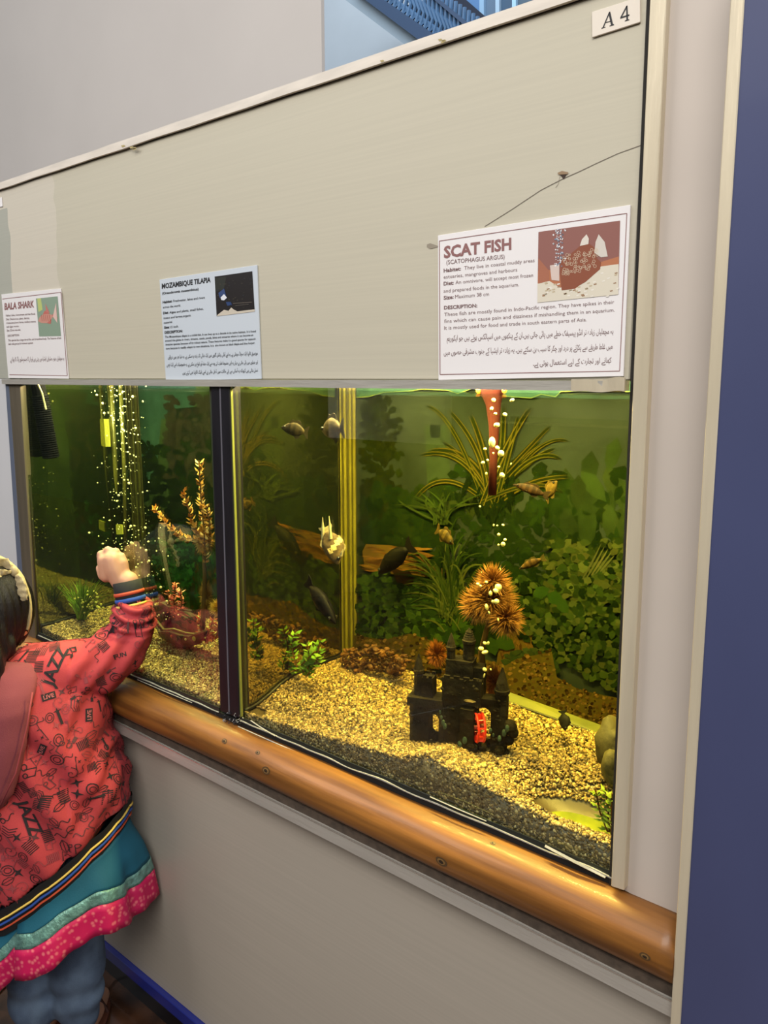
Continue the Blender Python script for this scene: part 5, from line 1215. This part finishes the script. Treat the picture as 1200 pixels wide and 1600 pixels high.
def shift(vf, dx, dy): return [Vector((p[0]+dx, p[1]+dy)) for p in vf[0]], vf[1]
def rect(x0, x1, y0, y1): return [(x0, y0), (x1, y0), (x1, y1), (x0, y1)], [(0, 1, 2, 3)]
def star(r): 
    v = [(0, 0)]+[((r if i % 2 == 0 else r*.3)*math.cos(PI*i/4), (r if i % 2 == 0 else r*.3)*math.sin(PI*i/4)*.8) for i in range(8)]
    return v, [(0, i+1, (i+1) % 8+1) for i in range(8)]
def txt(sx, h, bold=.03):
    vs, fs = text_mesh(sx, bold, 1); x0, x1 = vs[:, 0].min(), vs[:, 0].max(); k = h/.69
    return [Vector(((v[0]-(x0+x1)/2)*k, (v[1]-.35)*k)) for v in vs], fs
def ring_box(w, h): 
    return rect(-w/2, w/2, -h/2, h/2)
DOOD = [lambda: comb(d_circle(.011, .0012), d_circle(.006, .001)), lambda: star(.012), lambda: comb(*[shift(rect(-.0009, .0009, -.009, .009), i*.0034-.010, 0) for i in range(7)]),
        lambda: ribbon([(t*.03-.015, .005*math.sin(t*9)) for t in np.linspace(0, 1, 16)], .0012), lambda: ribbon([(.002*q*math.cos(q*1.3), .002*q*math.sin(q*1.3)) for q in np.linspace(0, 6.5, 26)], .001),
        lambda: comb(ribbon([(-.014, 0), (-.006, .006), (.006, .006), (.014, 0), (.006, -.006), (-.006, -.006), (-.014, 0)], .0011), ribbon([(-.012, 0), (.012, 0)], .001)),
        lambda: comb(ribbon([(-.012, -.01), (.0, .012), (.012, -.01)], .0016), star(.005)), lambda: comb(rect(-.0022, .0022, -.012, .012), shift(star(.007), 0, .012)),
        lambda: comb(*[ribbon([(-.012+i*.001, -.008+i*.0045), (.0, -.004+i*.0045), (.012, -.009+i*.0045)], .0011) for i in range(4)]),
        lambda: comb(shift(d_circle(.005, .0012), -.008, -.006), ribbon([(-.004, -.006), (-.003, .012), (.009, .008), (.009, -.005)], .0016), shift(d_circle(.004, .0012), .006, -.006)),
        lambda: comb(shift(rect(-.003, .003, -.006, .004), 0, 0), ribbon([(0, .004), (.002, .014)], .0012), shift(star(.005), .008, .004))]
def place(vf, P, N, ang, sc_=1, col=(.018, .012, .014), mb=None, up=None, lift=.0016):
    mb = mb or PR; N = N.normalized(); t = Vector((0, 0, 1)); t = (t-N*t.dot(N)).normalized(); u = t.cross(N)
    ca, sa = math.cos(ang), math.sin(ang); out = []
    for p in vf[0]:
        x, y = p[0]*sc_, p[1]*sc_; x, y = x*ca-y*sa, x*sa+y*ca; q = P+u*x+t*y; h = bvh.ray_cast(q+N*.05, -N, .12)
        if h[0] is None: return False
        out.append(h[0]+h[1]*lift)
    mb.add(out, vf[1], col); return True
used = []
def at_px(px, py, mesh=bvh):
    r = ray(px, py).normalized(); h = bvh.ray_cast(CAM, r, 6); return h[0], h[1]
for (px, py, sx, hgt, ang) in ((84, 1040, 'JAZZ', .024, 72), (47, 1276, 'JAZZ', .024, -72), (112, 1018, 'SO', .015, 25), (188, 1024, 'FUN', .009, 15)):
    P_, N_ = at_px(px, py)
    if P_ is not None and place(txt(sx, hgt), P_, N_, R_(ang)): used.append((P_, .045))
for (px, py, ang) in ((76, 1088, 8), (139, 1117, 80), (66, 1170, 60)):
    P_, N_ = at_px(px, py)
    if P_ is None: continue
    place(ring_box(.026, .014), P_, N_, R_(ang)); place(txt('LIVE', .0075, .02), P_, N_, R_(ang), col=(.55, .14, .14), lift=.0024); used.append((P_, .02))
for (px, py, k, ang, sc_) in ((51, 1026, 2, -84, 1.25), (61, 1042, 2, -84, 1.0), (60, 1258, 2, 70, 1.2), (70, 1254, 2, 70, 1.2), (120, 1222, 1, 10, 1.2), (121, 1240, 1, -10, 1.2), (172, 1213, 1, 5, 1), (192, 1224, 1, 8, 1), (168, 1246, 2, 80, 1.2), (176, 1244, 2, 80, 1.2), (48, 1056, 7, 40, 1)):
    P_, N_ = at_px(px, py)
    if P_ is not None and place(DOOD[k](), P_, N_, R_(ang), sc_): used.append((P_, .014))
me = jk.data; polys = [p for p in me.polygons]; tries = 0; cnt = 0
while tries < 16000 and cnt < 1100:
    tries += 1; p = polys[rd.randrange(len(polys))]; c = p.center.copy(); n_ = p.normal.copy()
    rad = rd.choice((.011, .013, .015))
    if any((c-q).length < rad*.58+r*.62 for q, r in used): continue
    if place(DOOD[rd.randrange(len(DOOD))](), c, n_, rd.uniform(0, 6.28), rad/.0125, col=rd.choice(((.02, .012, .014), (.02, .012, .014), (.10, .03, .035), (.30, .05, .06)))): used.append((c, rad)); cnt += 1
pr = PR.build('doodle_print', mat('print_ink', (255, 255, 255), .8, vcol=True), jk); pr['kind'] = 'stuff'
# ---- dress: flared skirt with silver-teal trim and pink border
M_teal = mat('teal_fabric', (14, 92, 116), .75, var=.18, scale=8, bump=.1, bscale=300)
M_trim = mat('silver_teal_ribbon', (126, 176, 166), .35, metal=.35, var=.45, scale=70, bump=.6, bscale=150)
M_pink = mat('pink_brocade', (206, 30, 96), .55, var=.1, scale=40)
nt = M_pink.node_tree; N_ = nt.nodes; L_ = nt.links; b_ = N_['Principled BSDF']; vo = N_.new('ShaderNodeTexVoronoi'); vo.inputs['Scale'].default_value = 95; tc_ = N_.new('ShaderNodeTexCoord'); L_.new(tc_.outputs['Object'], vo.inputs['Vector'])
rr_ = N_.new('ShaderNodeValToRGB'); rr_.color_ramp.elements[0].position = .18; rr_.color_ramp.elements[0].color = rgba((226, 110, 120)); rr_.color_ramp.elements[1].position = .46; rr_.color_ramp.elements[1].color = rgba((196, 20, 84)); L_.new(vo.outputs['Distance'], rr_.inputs[0]); L_.new(rr_.outputs[0], b_.inputs['Base Color'])
def dress_panel(root_name, a0, a1, zfun, gfun, layer):
    """skirt panel between angles a0..a1; bands: teal, trim, border"""
    n = max(8, int((a1-a0)/R_(3.5)))
    def strip(t0, t1, m_, name, extra):
        mb = MB(); rings = []; ns = 10 if name == 'skirt' else 4
        for i in range(ns+1):
            row = []
            for k in range(n+1):
                a = a0+(a1-a0)*k/n; d = math.degrees(a) % 360; zb = zfun(d); zt = hemz(a)-HEMH+.006; hts = (zt, zb+.088, zb+.062, zb)
                za, zc = hts[t0], hts[t1]; z = za+(zc-za)*i/ns; fl = (zt-z)
                g = gfun(d)*fl+layer+extra+ .0095*math.sin(a*9+1.3)*smooth(fl/.12)+.004*math.sin(a*23)*smooth(fl/.15)-.018+.014*smooth(fl/.06)
                s_, f = ringpt(a, max(z, .40), g); row.append(lp(s_, f, z))
            rings.append(row)
        vs = [p for r in rings for p in r]; w = n+1; mb.add(vs, [(i*w+k, i*w+k+1, (i+1)*w+k+1, (i+1)*w+k) for i in range(ns) for k in range(n)])
        o = mb.build(name, m_, kid, smooth=True); sm = o.modifiers.new('thick', 'SOLIDIFY'); sm.thickness = .0022; return o
    strip(0, 1, M_teal, 'skirt', 0); strip(1, 2, M_trim, 'ribbon_trim', .0012); strip(2, 3, M_pink, 'pink_border', .0006)
zA = lambda d: float(np.interp(d, [0, 20, 60, 120, 180, 262, 268, 275, 290, 315, 340, 360], [.365, .37, .36, .30, .26, .27, .287, .295, .335, .372, .362, .365]))
zB = lambda d: float(np.interp(d, [0, 60, 120, 180, 225, 250, 262, 272, 300, 360], [.36, .34, .28, .215, .20, .225, .262, .31, .345, .36]))
dress_panel('skirt', R_(268), R_(268+130), zA, lambda d: .15, .010)
dress_panel('skirt', R_(20), R_(276), zB, lambda d: .10, .002)
# ---- jeans
M_jean = mat('washed_denim', (104, 124, 148), .85, col2=(74, 90, 114), scale=14, bump=.25, bscale=420)
mb = MB()
def capp(pts, rad):
    P_ = [lp(*p) for p in pts]; mb.tube(P_, rad, 18)
    for p, r in zip(P_, rad): mb.ell(p, r, 14, 10)
capp([(.075, 0, .50), (.086, 0, .34), (.092, 0, .20), (.090, 0, .085)], [.088, .072, .062, .050]); capp([(-.03, 0, .50), (-.015, 0, .34), (-.008, 0, .20), (-.006, 0, .085)], [.088, .072, .062, .052])
remesh(mb, .006, 'jeans', M_jean, kid, 4, lambda co, n: .005*math.sin(co.z*75+3*noise.noise(co*9))*smooth((.24-co.z)/.15)+.004*noise.noise(co*14))
for sx in (.092, -.008):
    mb = MB(); mb.loft([[lp(sx+w*math.cos(a)+.003, .045+l*math.sin(a), z) for a in np.linspace(0, 2*PI, 18, endpoint=False)] for z, w, l in ((.0, .036, .082), (.010, .037, .084), (.013, .034, .080))]); sd = mb.build('sandal', mat('brown_sandal', (92, 52, 36), .6), kid)
    mb = MB(); mb.tube([lp(sx-.030, .07, .012), lp(sx-.018, .07, .046), lp(sx+.018, .07, .046), lp(sx+.034, .07, .012)], .005, 8); mb.build('sandal_strap', mat('strap', (70, 40, 30), .6), sd)
# ---- hair
M_hair = mat('black_hair', (22, 16, 18), .42, var=.5, scale=20, stretch=(8, 8, .8), bump=.5, bscale=90, spec=.4)
mb = MB(); mb.ell(lp(-.049, -.004, 1.026), (.096, .103, .112), 28, 20); mb.ell(lp(-.052, -.045, .985), (.088, .072, .105), 20, 14)
for (s_, f, z, r) in ((-.03, -.10, .93, .045), (-.075, -.10, .93, .045), (-.04, -.125, .90, .038), (.0, -.10, .945, .040), (.008, -.125, .915, .032), (.016, -.05, .965, .022)): mb.ell(lp(s_, f, z), (r, r, r*1.3), 14, 10)
def hairdisp(co, n):
    q = co-CO; ang = math.atan2(q.dot(HV), q.dot(RT)+.05); return .002*math.sin(ang*34+2*noise.noise(co*12))*smooth((1.12-co.z)/.06)
hair = remesh(mb, .005, 'hair', M_hair, kid, 5, hairdisp)
hb = BVHTree.FromObject(hair, bpy.context.evaluated_depsgraph_get())
mb = MB()
for v in hair.data.vertices:  # open the hair over the face
    q = v.co-CO; s_, f = q.dot(RT), q.dot(HV)
    if f > .05 and v.co.z < 1.075 and v.co.z > .93: v.co -= HV*(f-.045)*.9
# strands loose below the nape
for k in range(26):
    s0 = rd.uniform(-.11, .03); p0 = lp(s0, -.12-rd.random()*.02, .92+rd.random()*.03); p1 = lp(s0+rd.uniform(-.01, .015), -.15-rd.random()*.02, .885); p2 = lp(s0+rd.uniform(-.02, .03), -.165-rd.random()*.02, .865-rd.random()*.02)
    mb.tube([p0, p1, p2], [.006, .0045, .001], 5)
mb.build('hair_strands', M_hair, hair)
# headband with a big cream bow
M_bow = mat('cream_ribbon', (178, 160, 124), .7, var=.2, scale=18, bump=.3, bscale=200)
hbn = bpy.data.objects.new('headband', None); C.objects.link(hbn); hbn.parent = kid; hbn.matrix_parent_inverse = kid.matrix_basis.inverted()
mb = MB(); ring = []; P0 = lp(-.049, .0, 1.024)
for k in range(33):
    a = -.35+ (PI+.70)*k/32; ring.append(P0+RT*math.cos(a)*.0985+Vector((0, 0, 1))*math.sin(a)*.1145+HV*(.004+.018*math.sin(a)))
rings = []
for i, p in enumerate(ring):
    a = -.35+(PI+.7)*i/32; w = .004 if a < .5 or a > PI-.5 else .008; nrm = (p-P0).normalized(); rings.append([p-HV*w-nrm*.003, p+HV*w-nrm*.003, p+HV*w+nrm*.0022, p-HV*w+nrm*.0022])
mb.loft(rings); mb.build('band', M_bow, hbn, smooth=False)
def onhair(x, y):
    r = ray(x, y).normalized(); h = hb.ray_cast(CAM, r, 5)
    if h[0] is not None: return h[0]+h[1]*.006
    q = hb.find_nearest(Vector(lp(*cpix(x, y, -.04)))); return q[0]+q[1]*.006
kn = onhair(19, 896)
mb = MB(); Rz = Matrix.Rotation(R_(39.7), 3, 'Z')
mb.ell(kn, (.009, .008, .011), 12, 9, rot=Rz); mb.build('bow_knot', M_bow, hbn, smooth=True)
for pts, wd_ in (([(17, 893), (5, 884), (-12, 884), (-26, 893)], (.006, .020, .022, .012)), ([(21, 899), (27, 912), (33, 926), (37, 938)], (.006, .017, .018, .010)), ([(14, 897), (-2, 898), (-14, 906)], (.006, .014, .010))):
    mb = MB(); rings = []; n_ = 12; T_ = np.linspace(0, len(pts)-1, n_+1)
    xs = np.interp(T_, range(len(pts)), [p[0] for p in pts]); ys = np.interp(T_, range(len(pts)), [p[1] for p in pts]); ws = np.interp(T_, range(len(pts)), wd_)
    PP = [onhair(x, y) for x, y in zip(xs, ys)]
    for j in range(n_+1):
        d = (PP[min(j+1, n_)]-PP[max(j-1, 0)]).normalized(); u = d.cross(HV).normalized(); bow = .004*math.sin(j*2.1)
        rings.append([PP[j]+u*ws[j]*math.cos(a)*.6+HV*(.0028*math.sin(a)+bow*math.cos(2*a)) for a in np.linspace(0, 2*PI, 14, endpoint=False)])
    mb.loft(rings); mb.build('bow_loop', M_bow, hbn, smooth=True)
# right ear shows below the band
mb = MB(); ec = Vector(lp(*cpix(36, 968, .01))); mb.ell(ec, (.008, .016, .025), 14, 10, rot=Rz); mb.ell(ec+Vector((.004, -.002, -.018)), (.006, .009, .010), 10, 8); mb.build('ear', M_skin, kid, smooth=True)
